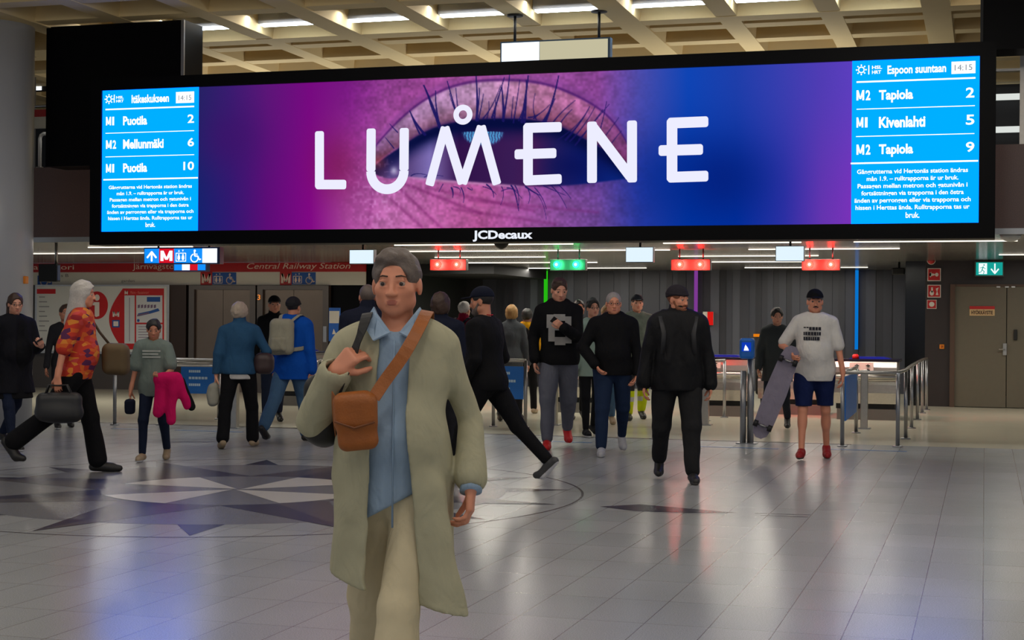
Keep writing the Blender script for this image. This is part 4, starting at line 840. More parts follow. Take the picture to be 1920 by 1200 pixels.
def pillar(px, py, wpx, z, lab, kind='box'):
    p = PZ(px, py); w = wpx*p[1]/FPX
    t = thing('gate_pillar', lab, 'post', (p[0], p[1], 0))
    MB().box(-w/2, w/2, -.05, .05, 0, z, bev=.012).build('column', M_steel, t); MB().box(-w/2-.04, w/2+.04, -.09, .09, 0, .012).build('base_plate', M_steeld, t)
    return t
pillar(1320, 797, 18, .66, 'low steel pillar right of the man in the dark beanie'); pillar(1620, 804, 13, .8, 'steel pillar inside the right hand railing'); pillar(503, 775, 13, 1.0, 'steel pillar behind the legs of the walker in the blue jacket')
pillar(440, 803, 14, .95, 'steel pillar between the legs of the woman in the denim jacket')
for (px, py, wpx, lab) in ((1040, 797, 10, 'pale steel pillar behind the man in grey sweatpants'),): pillar(px, py, wpx, .9, lab)
# blue card reader
p = PZ(1400, 832); t = thing('card_reader', 'blue rounded card reader with lit screen on a double steel post', 'card reader', (p[0], p[1], 0))
MB().tube([(-.045, 0, 0), (-.045, 0, .86)], .036, 16).tube([(.04, 0.02, 0), (.04, .02, 1.0)], .04, 16).box(-.12, .12, -.07, .09, 0, .012).build('post', M_steeld, t)
z0, z1 = PY(1400, 673, p[1])[2], PY(1400, 634, p[1])[2]
rb = MB().box(-.085, .085, -.08, .06, z0, z1, bev=.03).build('reader', mat('reader_blue', (14, 100, 190), .35), t)
MB().box(-.055, .055, -.086, -.078, z0+.09, z1-.05, bev=.003).build('screen', glow('reader_screen', (14, 60, 190), .9), rb)
poly_xz([[(-.03, z0+.1), (.03, z0+.1), (.02, z0+.13), (-.01, z0+.17), (-.02, z0+.14)]], -.087, gw, rb, 'card_symbol')
q = PY(1325, 597, 32.6); t = thing('extinguisher_cabinet', 'small red and white cabinet on back wall beside the man in the beanie', 'cabinet', (q[0], 32.83, q[2]-.14))
MB().box(-.12, .08, 0, .15, 0, .28).build('housing', M_offw, t); MB().box(-.02, .1, -.02, 0, 0, .28).build('red_door', glow('red_lit', (225, 30, 25), .8), t)
q = PY(1416, 629, 32.6); tag(MB().box(q[0]-.08, q[0]+.08, 32.9, 33.0, q[2]-.03, q[2]+.03).build('orange_sign', glow('orange_lit', (235, 130, 20), .9)), 'tiny orange lit sign above the blue card reader', 'sign')
# ------------------------------------------------------------------ soft body modelling: distance fields turned into meshes
A = lambda *v: np.array(v, float)
def nrm(v): return v/(np.linalg.norm(v)+1e-12)
class Field:
    def __init__(s, lo, hi, h):
        s.h = h; s.lo = np.array(lo, float); s.n = np.ceil((np.array(hi)-s.lo)/h).astype(int)+1
        s.d = np.full(s.n, 1.0, np.float32)
        s.ax = [s.lo[i]+h*np.arange(s.n[i]) for i in range(3)]
    def sub(s, lo, hi):
        a = np.clip(np.floor((np.array(lo)-s.lo)/s.h).astype(int), 0, s.n); b = np.clip(np.ceil((np.array(hi)-s.lo)/s.h).astype(int)+1, 0, s.n)
        if np.any(b <= a): return None, None
        sl = tuple(slice(a[i], b[i]) for i in range(3))
        return sl, np.stack(np.meshgrid(*[s.ax[i][sl[i]] for i in range(3)], indexing='ij'), -1).astype(np.float32)
    def mix(s, sl, e, k, op):
        d = s.d[sl]
        if op == 'add':
            h = np.clip(.5+.5*(d-e)/k, 0, 1); s.d[sl] = d*(1-h)+e*h-k*h*(1-h)
        elif op == 'cut':
            h = np.clip(.5-.5*(d+e)/k, 0, 1); s.d[sl] = d*(1-h)-e*h+k*h*(1-h)
        elif op == 'and':
            h = np.clip(.5-.5*(d-e)/k, 0, 1); s.d[sl] = d*(1-h)+e*h+k*h*(1-h)
    def cone(s, a, b, ra, rb, k=.02, op='add', flat=None, ax=None):
        "tapered capsule; flat<1 squashes it along direction ax"
        a = A(*a); b = A(*b); m = max(ra, rb)+k*1.6+.03
        sl, P = s.sub(np.minimum(a, b)-m, np.maximum(a, b)+m)
        if sl is None: return
        Q = P-a.astype(np.float32); d = b-a; sc = 1.
        if flat is not None and ax is not None:
            ax = nrm(A(*ax)); pr = Q@ax.astype(np.float32); Q = Q+(pr*(1/flat-1))[..., None]*ax.astype(np.float32); d = d+(d@ax)*(1/flat-1)*ax; sc = .5+.5*flat
        t = np.clip(Q@d.astype(np.float32)/(d@d+1e-9), 0, 1)
        e = (np.linalg.norm(Q-t[..., None]*d.astype(np.float32), axis=-1)-(ra+(rb-ra)*t))*sc
        s.mix(sl, e, k, op)
    def ell(s, c, r, k=.02, op='add', R=None):
        c = A(*c); r = A(*r); m = max(r)+k*1.6+.03; sl, P = s.sub(c-m, c+m)
        if sl is None: return
        Q = P-c.astype(np.float32)
        if R is not None: Q = Q@np.array(R, np.float32)     # columns of R = local axes
        q = Q/r.astype(np.float32); l = np.linalg.norm(q, axis=-1); g = np.linalg.norm(q/r.astype(np.float32), axis=-1)
        s.mix(sl, l*(l-1)/(g+1e-6), k, op)
    def box(s, c, hs, rd=.01, k=.01, op='add', R=None):
        c = A(*c); hs = A(*hs); m = np.linalg.norm(hs)+k*1.6+.02; sl, P = s.sub(c-m, c+m)
        if sl is None: return
        Q = P-c.astype(np.float32)
        if R is not None: Q = Q@np.array(R, np.float32)
        q = np.abs(Q)-(hs-rd).astype(np.float32); e = np.linalg.norm(np.maximum(q, 0), axis=-1)+np.minimum(q.max(-1), 0)-rd
        s.mix(sl, e, k, op)
    def plane(s, p, n, k=.004):
        "keep only the side opposite to n"
        n = nrm(A(*n)); e = sum((s.ax[i].reshape([-1 if j == i else 1 for j in range(3)])-p[i])*n[i] for i in range(3)).astype(np.float32)
        sl = tuple(slice(None) for _ in range(3)); s.mix(sl, np.broadcast_to(e, s.d.shape), k, 'and')
    def shell(s, t): s.d = np.abs(s.d+t)-t
    def folds(s, amp, freq=18, seed=0, az=1.0):
        r = np.random.RandomState(seed); X, Y, Z = [s.ax[i].reshape([-1 if j == i else 1 for j in range(3)]) for i in range(3)]
        e = 0
        for i in range(5):
            v = nrm(r.randn(3)*A(1, 1, az))*freq*(.6+.9*r.rand()); ph = r.rand()*6.28
            e = e+np.sin(X*v[0]+Y*v[1]+Z*v[2]+ph+1.1*np.sin(X*v[2]*.7+Y*v[0]*.6+Z*v[1]*.8+ph*2))
        s.d = s.d+(amp*e/2.2).astype(np.float32)
    def mesh(s, name):
        d = s.d.copy(); d[0] = d[-1] = 1; d[:, 0] = d[:, -1] = 1; d[:, :, 0] = d[:, :, -1] = 1
        ins = d < 0; n = np.array(d.shape)
        c = [ins[i:n[0]-1+i, j:n[1]-1+j, k:n[2]-1+k] for i in (0, 1) for j in (0, 1) for k in (0, 1)]
        cnt = sum(x.astype(np.int8) for x in c); act = (cnt > 0) & (cnt < 8); ix = np.argwhere(act)
        vid = np.full(act.shape, -1, np.int32); vid[act] = np.arange(len(ix))
        acc = np.zeros((len(ix), 3)); num = np.zeros(len(ix))
        cor = [(i, j, k) for i in (0, 1) for j in (0, 1) for k in (0, 1)]
        val = np.stack([d[ix[:, 0]+i, ix[:, 1]+j, ix[:, 2]+k] for (i, j, k) in cor], 1)
        for a in range(8):
            for b_ in range(a+1, 8):
                df = [cor[b_][t]-cor[a][t] for t in range(3)]
                if sum(map(abs, df)) != 1: continue
                va, vb = val[:, a], val[:, b_]; mk = (va < 0) != (vb < 0); t = np.where(mk, va/(va-vb+1e-12), 0)
                acc += mk[:, None]*(np.array(cor[a])+t[:, None]*np.array(df)); num += mk
        V = s.lo+s.h*(ix+acc/num[:, None]); F = []
        for axs in range(3):
            o1, o2 = [(1, 2), (2, 0), (0, 1)][axs]
            sl0 = [slice(1, n[i]-1) for i in range(3)]; sl0[axs] = slice(0, n[axs]-1); sl1 = list(sl0); sl1[axs] = slice(1, n[axs])
            a_ = ins[tuple(sl0)]; b_ = ins[tuple(sl1)]; ch = np.argwhere(a_ != b_)
            if len(ch) == 0: continue
            base = ch+np.array([0 if i == axs else 1 for i in range(3)]); fl = a_[tuple(ch.T)]
            e1 = np.zeros(3, int); e1[o1] = 1; e2 = np.zeros(3, int); e2[o2] = 1
            q = np.stack([vid[tuple((base-e1-e2).T)], vid[tuple((base-e2).T)], vid[tuple(base.T)], vid[tuple((base-e1).T)]], 1)
            q[~fl] = q[~fl][:, ::-1]; F.append(q)
        return np_mesh(name, V, np.concatenate(F)), V
def finish(me, name, m, parent, V=None, region=None):
    "region: list of (mask function over face centres, material index)"
    o = link(name, me, m, parent, smooth=True)
    if region:
        k = len(me.polygons); ce = np.empty(k*3); me.polygons.foreach_get('center', ce); ce = ce.reshape(-1, 3); mi = np.zeros(k, np.int32)
        for fn, i in region: mi[fn(ce)] = i
        me.polygons.foreach_set('material_index', mi)
    return o

def ik(S, T, l1, l2, pole):
    S, T, pole = A(*S), A(*T), A(*pole); d = T-S; L_ = np.linalg.norm(d)
    if L_ > (l1+l2)*.995: T = S+d/L_*(l1+l2)*.995; d = T-S; L_ = np.linalg.norm(d)
    u = d/L_; a = (l1*l1-l2*l2+L_*L_)/(2*L_); hgt = math.sqrt(max(l1*l1-a*a, 0)); pn = nrm(pole-(pole@u)*u)
    return S+u*a+pn*hgt, T
def rotz(v, a): c, s_ = math.cos(a), math.sin(a); return A(c*v[0]-s_*v[1], s_*v[0]+c*v[1], v[2])

SKINS = {'fair': mat('skin_fair', (212, 150, 124), .5), 'mid': mat('skin_mid', (190, 126, 98), .5), 'dark': mat('skin_dark', (118, 74, 54), .5), 'ruddy': mat('skin_ruddy', (214, 142, 112), .5)}
M_lip = mat('lips', (178, 104, 88), .5); M_eyew = mat('eye_white', (160, 144, 134), .3); M_iris = mat('eye_iris', (46, 34, 28), .2); M_brow = mat('eyebrow_hair', (70, 54, 44), .8)
def hair_mat(name, rgb): return mat('hair_'+name, rgb, .55, noise=.25, nscale=60, bump=.35, bscale=120)
HAIRS = {'grey': hair_mat('grey', (150, 144, 140)), 'salt': hair_mat('salt', (96, 84, 78)), 'black': hair_mat('black', (22, 18, 18)), 'brown': hair_mat('brown', (62, 42, 32)), 'blond': hair_mat('blond', (176, 134, 78)), 'light': hair_mat('light', (188, 182, 176)), 'ginger': hair_mat('ginger', (120, 68, 40)), 'beigegrey': hair_mat('beigegrey', (164, 148, 132))}

class Person:
    """local frame: stands on z=0 at the origin and faces -Y; +X is the person's left"""
    def __init__(s, name, label, px, foot_py, H, face=0, skin='fair', w=1.0, belly=0., legs=((20, 5), (-18, 25)), lean=3, arms=None, head=(0, 0), vox=.0085, depth=None, splay=3, hand_open=.35, turn=0, chest=1.0, fem=False, hsc=1.0, hwd=1.03, bare=False):
        s.hwd = hwd; s.bare = bare; s.fem = fem; s.H = H; s.k = k = H/1.75; s.w = w*k; s.bel = belly; s.vox = vox; s.skin = skin
        p = PZ(px, foot_py) if depth is None else np.array(XD(px, depth)+(0.,)); s.pos = p
        s.rz = math.atan2(-p[0], p[1])+face*D2R
        up = A(0, -math.sin(lean*D2R), math.cos(lean*D2R)); s.up = up
        hipz = .92*k; s.J = J = {}
        tw = turn*D2R
        for i, sd in ((0, -1), (1, 1)):
            a, b = legs[i][:2]; a *= D2R; b *= D2R; hp = A(sd*.088*s.w, 0, hipz); sx = math.sin((legs[i][2] if len(legs[i]) > 2 else splay)*D2R)*sd
            kn = hp+.43*k*nrm(A(sx, -math.sin(a), -math.cos(a))); an = kn+.41*k*nrm(A(sx*.3, -math.sin(a-b), -math.cos(a-b)))
            fp = (a-b); pitch = max(0, -fp-.15)*1.15   # rear foot lifts its heel
            if fp > .2: pitch = -(fp-.2)*.6
            J['hip', i], J['knee', i], J['ank', i] = hp, kn, an
            fd = A(sx*1.5, -math.cos(pitch), -math.sin(pitch)); fd = nrm(fd); fu = nrm(A(0, -math.sin(pitch), math.cos(pitch)))
            J['fd', i], J['fu', i] = fd, fu
            J['heel', i] = an-fd*.045*k-fu*.06*k; J['ball', i] = an+fd*.12*k-fu*.065*k; J['toe', i] = J['ball', i]+nrm(fd*A(1, 1, .15))*.07*k
        low = min(min(J['heel', i][2], J['ball', i][2], J['toe', i][2]) for i in (0, 1))-.024*k
        for q in list(J): 
            if q[0] not in ('fd', 'fu'): J[q] = J[q]-A(0, 0, low)
        pz = hipz-low; s.P = P = A(0, 0, pz)
        s.waist = P+up*.17*k; s.chest = P+up*.37*k; s.neck = P+up*.57*k; s.hipz = pz
        drop = (H-low)-(s.neck[2]+.255*k*1.0)  # head top close to H
        for i, sd in ((0, -1), (1, 1)):
            J['sh', i] = s.neck+rotz(A(sd*.168*s.w*chest, 0, 0), tw)-up*.088*k
        arms = arms or (None, None); s.hands = []
        for i, sd in ((0, -1), (1, 1)):
            am = arms[i] or dict(t=(sd*.27, -.05, .80)); T = A(*am['t'])*k; T[2] += (pz-.92*k) if not am.get('abs') else 0
            pole = am.get('pole', (sd*.35, .8, -.2)); el, wr = ik(J['sh', i], T, .285*k, .25*k, pole)
            J['el', i], J['wr', i] = el, wr
            d = nrm(A(*am['d'])) if 'd' in am else nrm(wr-el+A(0, 0, -.02)); n = A(*am.get('n', (-sd, 0, 0))); n = nrm(n-(n@d)*d)
            s.hands.append((wr, d, n, sd, am.get('curl', hand_open)))
        yaw, pit = head[0]*D2R, head[1]*D2R
        f = A(math.sin(yaw)*math.cos(pit), -math.cos(yaw)*math.cos(pit), math.sin(pit)); s.hf = f; s.hr = nrm(np.cross(A(0, 0, 1), -f))*1.0
        s.hr = nrm(np.cross(f, A(0, 0, 1))); s.hu = np.cross(s.hr, f); s.hs = (k if k > .9 else k*.5+.45)*hsc*(.96 if fem else 1)
        s.hc = s.neck+up*.135*k+A(0, -.012, 0)*k
        s.R = np.stack([s.hr, s.hf, s.hu], 1)
        s.name = name; s.body(name, label)
    def h(s, r, f, u): return s.hc+s.hs*(r*s.hwd*s.hr+f*s.hf+u*s.hu)
    def ends(s):
        P = [v for q, v in s.J.items() if q[0] not in ('fd', 'fu')]+[s.hc]; P = np.array(P); return P.min(0)-.17*s.k, P.max(0)+.17*s.k
    def torso(s, F, g=0., k=.05, hips=True, hipdrop=0.):
        w, kk = s.w, s.k; up = s.up; xa = nrm(s.J['sh', 1]-s.J['sh', 0]); ya = np.cross(up, xa); R = np.stack([xa, ya, up], 1)
        F.cone(s.J['sh', 0]*.86+s.J['sh', 1]*.14+up*.0, s.J['sh', 1]*.86+s.J['sh', 0]*.14, .052*w+g, .052*w+g, k*.8)
        F.cone(s.neck-up*.06*kk-xa*.05*kk, s.neck-up*.06*kk+xa*.05*kk, .052*kk+g, .052*kk+g, k)
        F.ell(s.chest-A(0, .0, 0), (.158*w+g, .108*w+g, .175*kk+g), k, R=R)
        F.ell(s.waist+A(0, -.012-.03*s.bel, 0), (.140*w+.02*s.bel+g, .105*w+.06*s.bel+g, .17*kk+g), k, R=R)
        if hips: F.ell(s.P+A(0, .008, .03-hipdrop), (.165*w+g, .118*w+g, .13*kk+g+hipdrop), k)
    def leg(s, F, i, g=0., flare=0., k=.03, to=1.0, baggy=0.):
        J = s.J; kk = s.k; hp, kn, an = J['hip', i], J['knee', i], J['ank', i]
        F.cone(hp+A(0, 0, -.01), kn, .088*s.w+g, .058*kk+g+baggy*.5, k)
        if to > .5:
            an2 = kn+(an-kn)*min(1, (to-.5)*2); F.cone(kn, an2, .056*kk+g+baggy*.5, .040*kk+g+flare, k*.7)
            if g > -.02 and s.bare: F.ell(kn+(an-kn)*.3+A(0, .018, 0)*kk, (.047*kk, .05*kk, .1*kk), .03)
    def arm(s, F, i, g=0., k=.025, to=1.0, r=(.047, .036, .027), cuff=0.):
        J = s.J; kk = s.k; F.cone(J['sh', i], J['el', i] if to > .5 else J['sh', i]+(J['el', i]-J['sh', i])*to*2, r[0]*s.w+g, r[1]*kk+g+(.0 if to > .5 else .008), k)
        if to > .5: F.cone(J['el', i], J['el', i]+(J['wr', i]-J['el', i])*(to-.5)*2, r[1]*kk+g, (r[1]+(r[2]-r[1])*(to-.5)*2)*kk+g+cuff, k*.6)
    def hand(s, F, i):
        wr, d, n, sd, curl = s.hands[i]; k = s.k*.98; lat = np.cross(d, n)*sd   # lat points to the thumb side
        if True:
            lat = np.cross(n, d)*(-sd)
        for j, o in enumerate((.027, .009, -.009, -.026)):
            base = wr+d*.085*k+lat*o*k; F.cone(wr+d*.012*k+lat*o*.55*k, base, .0155*k, .0125*k, .008)
            Ls = [(.042, .026, .021), (.047, .029, .022), (.043, .027, .021), (.034, .021, .018)][j]; a = curl*(.8+.12*j); dd = d; p = base; r = (.0093, .0096, .0092, .0082)[j]
            for q, Ln in enumerate(Ls):
                dd = nrm(dd*math.cos(a)+n*math.sin(a)) if q else nrm(d*math.cos(a*.8)+n*math.sin(a*.8)+lat*(o*1.2))
                nn = nrm(n-(n@dd)*dd) if abs(n@dd) < .999 else -d
                p2 = p+dd*Ln*k; F.cone(p, p2, r*k*(1-.06*q), r*k*(.94-.08*q), .0035); p = p2
                n_ = np.cross(lat, dd); a = curl*1.1; 
                c_, s_ = math.cos(a), math.sin(a); tn = nrm(np.cross(np.cross(d, n), dd)); dd = nrm(dd*c_+tn*s_)
        tb = wr+d*.03*k+lat*.024*k+n*.004; t1 = tb+nrm(d*.62+lat*.62+n*.35)*.042*k; t2 = t1+nrm(d*.85+lat*.2+n*(.35+curl*.4))*.032*k; t3 = t2+nrm(d*.9+n*(.3+curl*.7))*.024*k
        F.cone(tb, t1, .0155*k, .0118*k, .01); F.cone(t1, t2, .0115*k, .0105*k, .004); F.cone(t2, t3, .0105*k, .009*k, .004)
    def headf(s, F):
        h, hs, R = s.h, s.hs, s.R; wv = A(s.hwd, 1, 1); E = lambda c, r, k=.012, op='add': F.ell(h(*c), A(*r)*hs*wv, k*hs, op, R=R); fm = s.fem
        F.cone(s.neck-s.up*.05*s.k+A(0, .01, 0), h(0, -.02, -.03), .058*s.k, .052*hs, .03)
        E((0, -.012, .03), (.074, .094, .087)); E((0, .022, -.035), (.060, .066, .080), .02); E((0, .056, -.092), (.022 if fm else .028, .024, .021), .03)
        for sd in (-1, 1):
            E((sd*.040, .052, -.022), (.024, .022, .022), .02); E((sd*(.043 if fm else .05), .012, -.066), (.018, .03, .022), .03)
            E((sd*.031, .097, .002), (.015, .013, .009), .012, 'cut')
            E((sd*.075, -.006, -.012), (.009, .019, .032), .008); E((sd*.012, .096, -.036), (.009, .011, .008), .008)
        F.cone(h(-.034, .078, .024), h(.034, .078, .024), .005*hs if fm else .008*hs, .005*hs if fm else .008*hs, .014)
        for sd in (-1, 1): F.cone(h(sd*.020, .083, .0105), h(sd*.042, .079, .0095), .0052*hs, .005*hs, .004); F.cone(h(sd*.022, .082, -.0095), h(sd*.040, .079, -.0085), .0038*hs, .0038*hs, .004)
        F.cone(h(0, .084, .012), h(0, .104, -.034), .0075*hs, .0105*hs, .010)
        F.cone(h(-.019, .083, -.0615), h(.019, .083, -.0615), .0052*hs, .0052*hs, .008); F.cone(h(-.016, .083, -.071), h(.016, .083, -.071), .0062*hs, .0062*hs, .008)
    def body(s, name, label):
        lo, hi = s.ends(); F = Field(lo, hi, s.vox)
        s.torso(F); 
        for i in (0, 1):
            s.leg(F, i, -.010); s.arm(F, i, -.002); J = s.J
            F.cone(J['heel', i]+s.J['fu', i]*.02*s.k, J['ball', i]+s.J['fu', i]*.012*s.k, .03*s.k, .03*s.k, .03); F.cone(J['ball', i]+s.J['fu', i]*.01*s.k, J['toe', i]+s.J['fu', i]*.005*s.k, .03*s.k, .022*s.k, .02)
            F.cone(J['el', i]+(J['wr', i]-J['el', i])*.8, s.hands[i][0]+s.hands[i][1]*.02*s.k, .027*s.k, .022*s.k, .02, flat=.8, ax=s.hands[i][2]); s.hand(F, i)
        s.headf(F)
        me, V = F.mesh(name); sk = SKINS[s.skin]
        def lips(c):  # noqa
            return np.zeros(len(c), bool)
        def lips_(c):
            q = (c-s.hc)@s.R/s.hs; return (abs(q[:, 0]) < .0205-abs(q[:, 2]+.067)*.9) & (q[:, 1] > .070) & (q[:, 2] < -.0575) & (q[:, 2] > -.076)
        o = finish(me, name, [sk], None, V)
        o.location = s.pos; o.rotation_euler.z = s.rz; tag(o, label, 'person'); s.o = o
        lc = s.h(0, .085, -.066); Fl = Field(lc-.04, lc+.04, .0022 if s.vox < .007 else .0035); hs = s.hs
        Fl.cone(s.h(-.017, .0845, -.0635), s.h(.017, .0845, -.0635), .0042*hs, .0042*hs, .003); Fl.cone(s.h(-.009, .0885, -.0618), s.h(.009, .0885, -.0618), .0052*hs, .0052*hs, .004); Fl.cone(s.h(-.010, .0875, -.0700), s.h(.010, .0875, -.0700), .0058*hs, .0058*hs, .004)
        finish(Fl.mesh('lips')[0], 'lips', M_lip, o)
        for sd in (-1, 1):
            c = s.h(sd*.031, .0745, .001)
            bm = bmesh.new(); bmesh.ops.create_uvsphere(bm, u_segments=18, v_segments=15, radius=.0118*s.hs); bm.verts.index_update()
            vs = [c+v.co.x*s.hr+v.co.z*s.hf+v.co.y*s.hu for v in bm.verts]; fs = [tuple(v.index for v in f.verts) for f in bm.faces]; bm.free()
            b = MB(); b.v = vs; b.f = fs; b.sm = [True]*len(fs); b.mi = [1 if nrm(np.mean([vs[i] for i in f], 0)-c)@s.hf > .84 else 0 for f in fs]
            b.build('eye', [M_eyew, M_iris], o)
            t = MB().tube([s.h(sd*.013, .088, .0275), s.h(sd*.031, .085, .0305), s.h(sd*.047, .072, .0245)], .0035*s.hs, 8, rs=[.0024*s.hs, .0027*s.hs, .0014*s.hs]); t.build('eyebrow', s.browm if hasattr(s, 'browm') else M_brow, o)
    # ---- hair and hats
    def hair(s, colour, style='short', vox=None):
        vox = vox or s.vox*.8; m = HAIRS[colour]; c = s.hc; F = Field(c-.24-(0.35 if style in ('long', 'pony', 'bob') else 0)*A(0, 0, 1), c+.24, vox); h, hs, R = s.h, s.hs, s.R
        t = {'short': .010, 'buzz': .005, 'bald': .004, 'crop': .02, 'fluffy': .030, 'bob': .026, 'long': .022, 'pony': .014, 'quiff': .008}[style]
        F.ell(h(0, -.014, .032), (A(.074, .094, .085)+t*A(.8, 1, 1))*hs*A(s.hwd, 1, 1), .01, R=R)
        if style in ('quiff', 'crop'): F.ell(h(.012, .02, .096), A(.055, .055, .020)*hs, .03, R=R)
        if style == 'bob': F.ell(h(0, -.03, -.03), A(.095, .085, .09)*hs, .03, R=R)
        if style == 'fluffy': F.ell(h(0, -.04, .0), A(.1, .08, .08)*hs, .03, R=R)
        F.folds(.0035 if style not in ('buzz', 'bald') else .0005, 90, 3)
        F.ell(h(0, .108, -.020), A(.0755, .070, .099)*hs, .010, 'cut', R=R)
        if style not in ('long',): F.plane(h(0, -.05, -.085 if style == 'bob' else -.055), (s.R@A(0, .35, -1)))
        if style in ('short', 'buzz', 'crop', 'quiff', 'pony', 'bald'):
            for sd in (-1, 1): F.ell(h(sd*.090, .028, -.028), A(.034, .044, .046)*hs, .01, 'cut', R=R)
        if style == 'bald': F.ell(h(0, .03, .13), A(.075, .13, .08)*hs, .01, 'cut', R=R)
        if style == 'long':
            F.cone(h(0, -.04, .0), h(-.0, -.09, -.25), .085*hs, .07*hs, .03); F.cone(h(.06, -.01, .0), h(.065, -.02, -.2), .035*hs, .03*hs, .03); F.cone(h(-.06, -.01, .0), h(-.065, -.02, -.2), .035*hs, .03*hs, .03)
            F.cone(h(0, -.05, -.1), h(0, -.12, -.28), .08*hs, .05*hs, .04)
        if style == 'pony': F.cone(h(0, -.1, .03), h(.03, -.135, -.02), .03*hs, .035*hs, .02); F.cone(h(.03, -.135, -.02), h(.05, -.12, -.14), .034*hs, .018*hs, .02)
        me, V = F.mesh('hair'); return finish(me, 'hair', m, s.o)
    def cap(s, m, brim=True, name='cap', vox=None, back=False):
        c = s.hc; F = Field(c-.26, c+.26, vox or s.vox*.7); h, hs, R = s.h, s.hs, s.R
        F.ell(h(0, -.012, .036), A(.088, .106, .094)*hs, .01, R=R); F.plane(h(0, 0, .036), s.R@A(0, .12, -1))
        if brim:
            sg = -1 if back else 1; F.ell(h(0, sg*.115, .044), A(.068, .07, .007)*hs, .008, R=R)
        me, V = F.mesh(name); return finish(me, name, m, s.o)
    def beanie(s, m, vox=None):
        c = s.hc; F = Field(c-.26, c+.26, vox or s.vox*.7); h, hs, R = s.h, s.hs, s.R
        F.ell(h(0, -.014, .036), A(.089, .108, .096)*hs, .01, R=R); F.plane(h(0, 0, .028), s.R@A(0, .25, -1)); F.ell(h(0, -.012, .045), A(.092, .113, .024)*hs, .006, R=R)
        me, V = F.mesh('beanie'); return finish(me, 'beanie', m, s.o)
    def beard(s, m, big=1.0):
        c = s.hc; F = Field(c-.2, c+.15, s.vox*.7); h, hs, R = s.h, s.hs, s.R
        F.ell(h(0, .045, -.085), A(.054, .055, .045*big)*hs, .01, R=R); F.ell(h(0, .095, -.066), A(.022, .016, .012)*hs, .008, 'cut', R=R)
        for sd in (-1, 1): F.cone(h(sd*.062, .01, -.02), h(sd*.045, .05, -.08), .012*hs, .02*hs, .015)
        F.cone(h(-.025, .088, -.052), h(.025, .088, -.052), .008*hs, .008*hs, .006); F.folds(.002, 110, 5)
        me, V = F.mesh('beard'); return finish(me, 'beard', m, s.o)
    def moustache(s, m): MB().tube([s.h(-.026, .082, -.058), s.h(0, .096, -.05), s.h(.026, .082, -.058)], .007*s.hs, 8, rs=[.004, .0075, .004]).build('moustache', m, s.o)
    def glasses(s, m):
        b = MB()
        for sd in (-1, 1):
            pts = [s.h(sd*.032+.022*math.cos(a), .098, .0+.016*math.sin(a)) for a in np.linspace(0, 2*math.pi, 15)]; b.tube(pts, .0018, 6, cap=False); b.tube([s.h(sd*.053, .096, .004), s.h(sd*.076, .0, .0)], .0018, 6)
        b.tube([s.h(-.011, .1, .003), s.h(.011, .1, .003)], .0018, 6); b.build('glasses', m, s.o)
    # ---- clothes
    def top(s, name, m, g=.014, sleeve=1.0, hem=.02, collar=0., k=.05, fold=.004, freq=16, bulk=0., hood=None, region=None, sleeve_bulk=None, vox=None, extra=None, flare=0.):
        lo, hi = s.ends(); F = Field(lo-A(0, 0, 0), hi, vox or s.vox)
        s.torso(F, g+bulk, k, hipdrop=0.02)
        hz = s.P[2]-hem*s.k*1.0
        if hem > .08: F.cone(s.P+A(0, 0, .02), s.P+A(0, 0, -hem*s.k), .15*s.w+g+bulk, .15*s.w+g+bulk+flare, k, flat=.75, ax=(0, 1, 0))
        for i in (0, 1): s.arm(F, i, g*.75+(bulk*.5 if sleeve_bulk is None else sleeve_bulk), .025, to=sleeve, cuff=.004)
        if collar: F.cone(s.neck-s.up*.02*s.k, s.neck+s.up*collar*s.k-A(0, .0, 0), .070*s.k+g*.4, .066*s.k+g*.3, .015)
        if hood is not None: F.cone(s.neck+A(-.07, .035, .0)*s.k, s.neck+A(.07, .035, .0)*s.k, .05*s.k, .05*s.k, .03); F.ell(s.neck+A(0, .085, -.05)*s.k, A(.1, .055, .09)*s.k, .03)
        F.folds(fold, freq, sum(map(ord, name)) % 97+int(s.H*100), .6)
        F.plane((0, 0, hz), (0, 0, -1))
        if collar or hood is not None: F.cone(s.neck-s.up*.0, s.neck+s.up*.2*s.k-A(0, .03, 0), .056*s.k, .07*s.k, .006, op='cut')
        else:
            F.cone(s.neck-s.up*.005*s.k, s.neck+s.up*.25*s.k, .066*s.k, .075*s.k, .006, op='cut')
        if extra: extra(F)
        me, V = F.mesh(name); return finish(me, name, m, s.o, V, region)
    def pants(s, name, m, g=.012, to=.97, flare=0., baggy=0., fold=.004, freq=18, region=None, vox=None, waist=.08):
        lo, hi = s.ends(); F = Field(lo, A(hi[0], hi[1], s.P[2]+.25), vox or s.vox)
        F.ell(s.P+A(0, .008, .02), (.165*s.w+g, .118*s.w+g, .13*s.k), .04)
        for i in (0, 1): s.leg(F, i, g, flare, .035, to, baggy)
        F.folds(fold, freq, int(s.H*1000) % 91, .7); F.plane((0, 0, s.P[2]+waist), (0, 0, 1))
        if to < .95:
            zk = (s.J['knee', 0][2]+s.J['knee', 1][2])/2+.045; F.plane((0, 0, zk), (0, 0, -1))
        me, V = F.mesh(name); return finish(me, name, m, s.o, V, region)
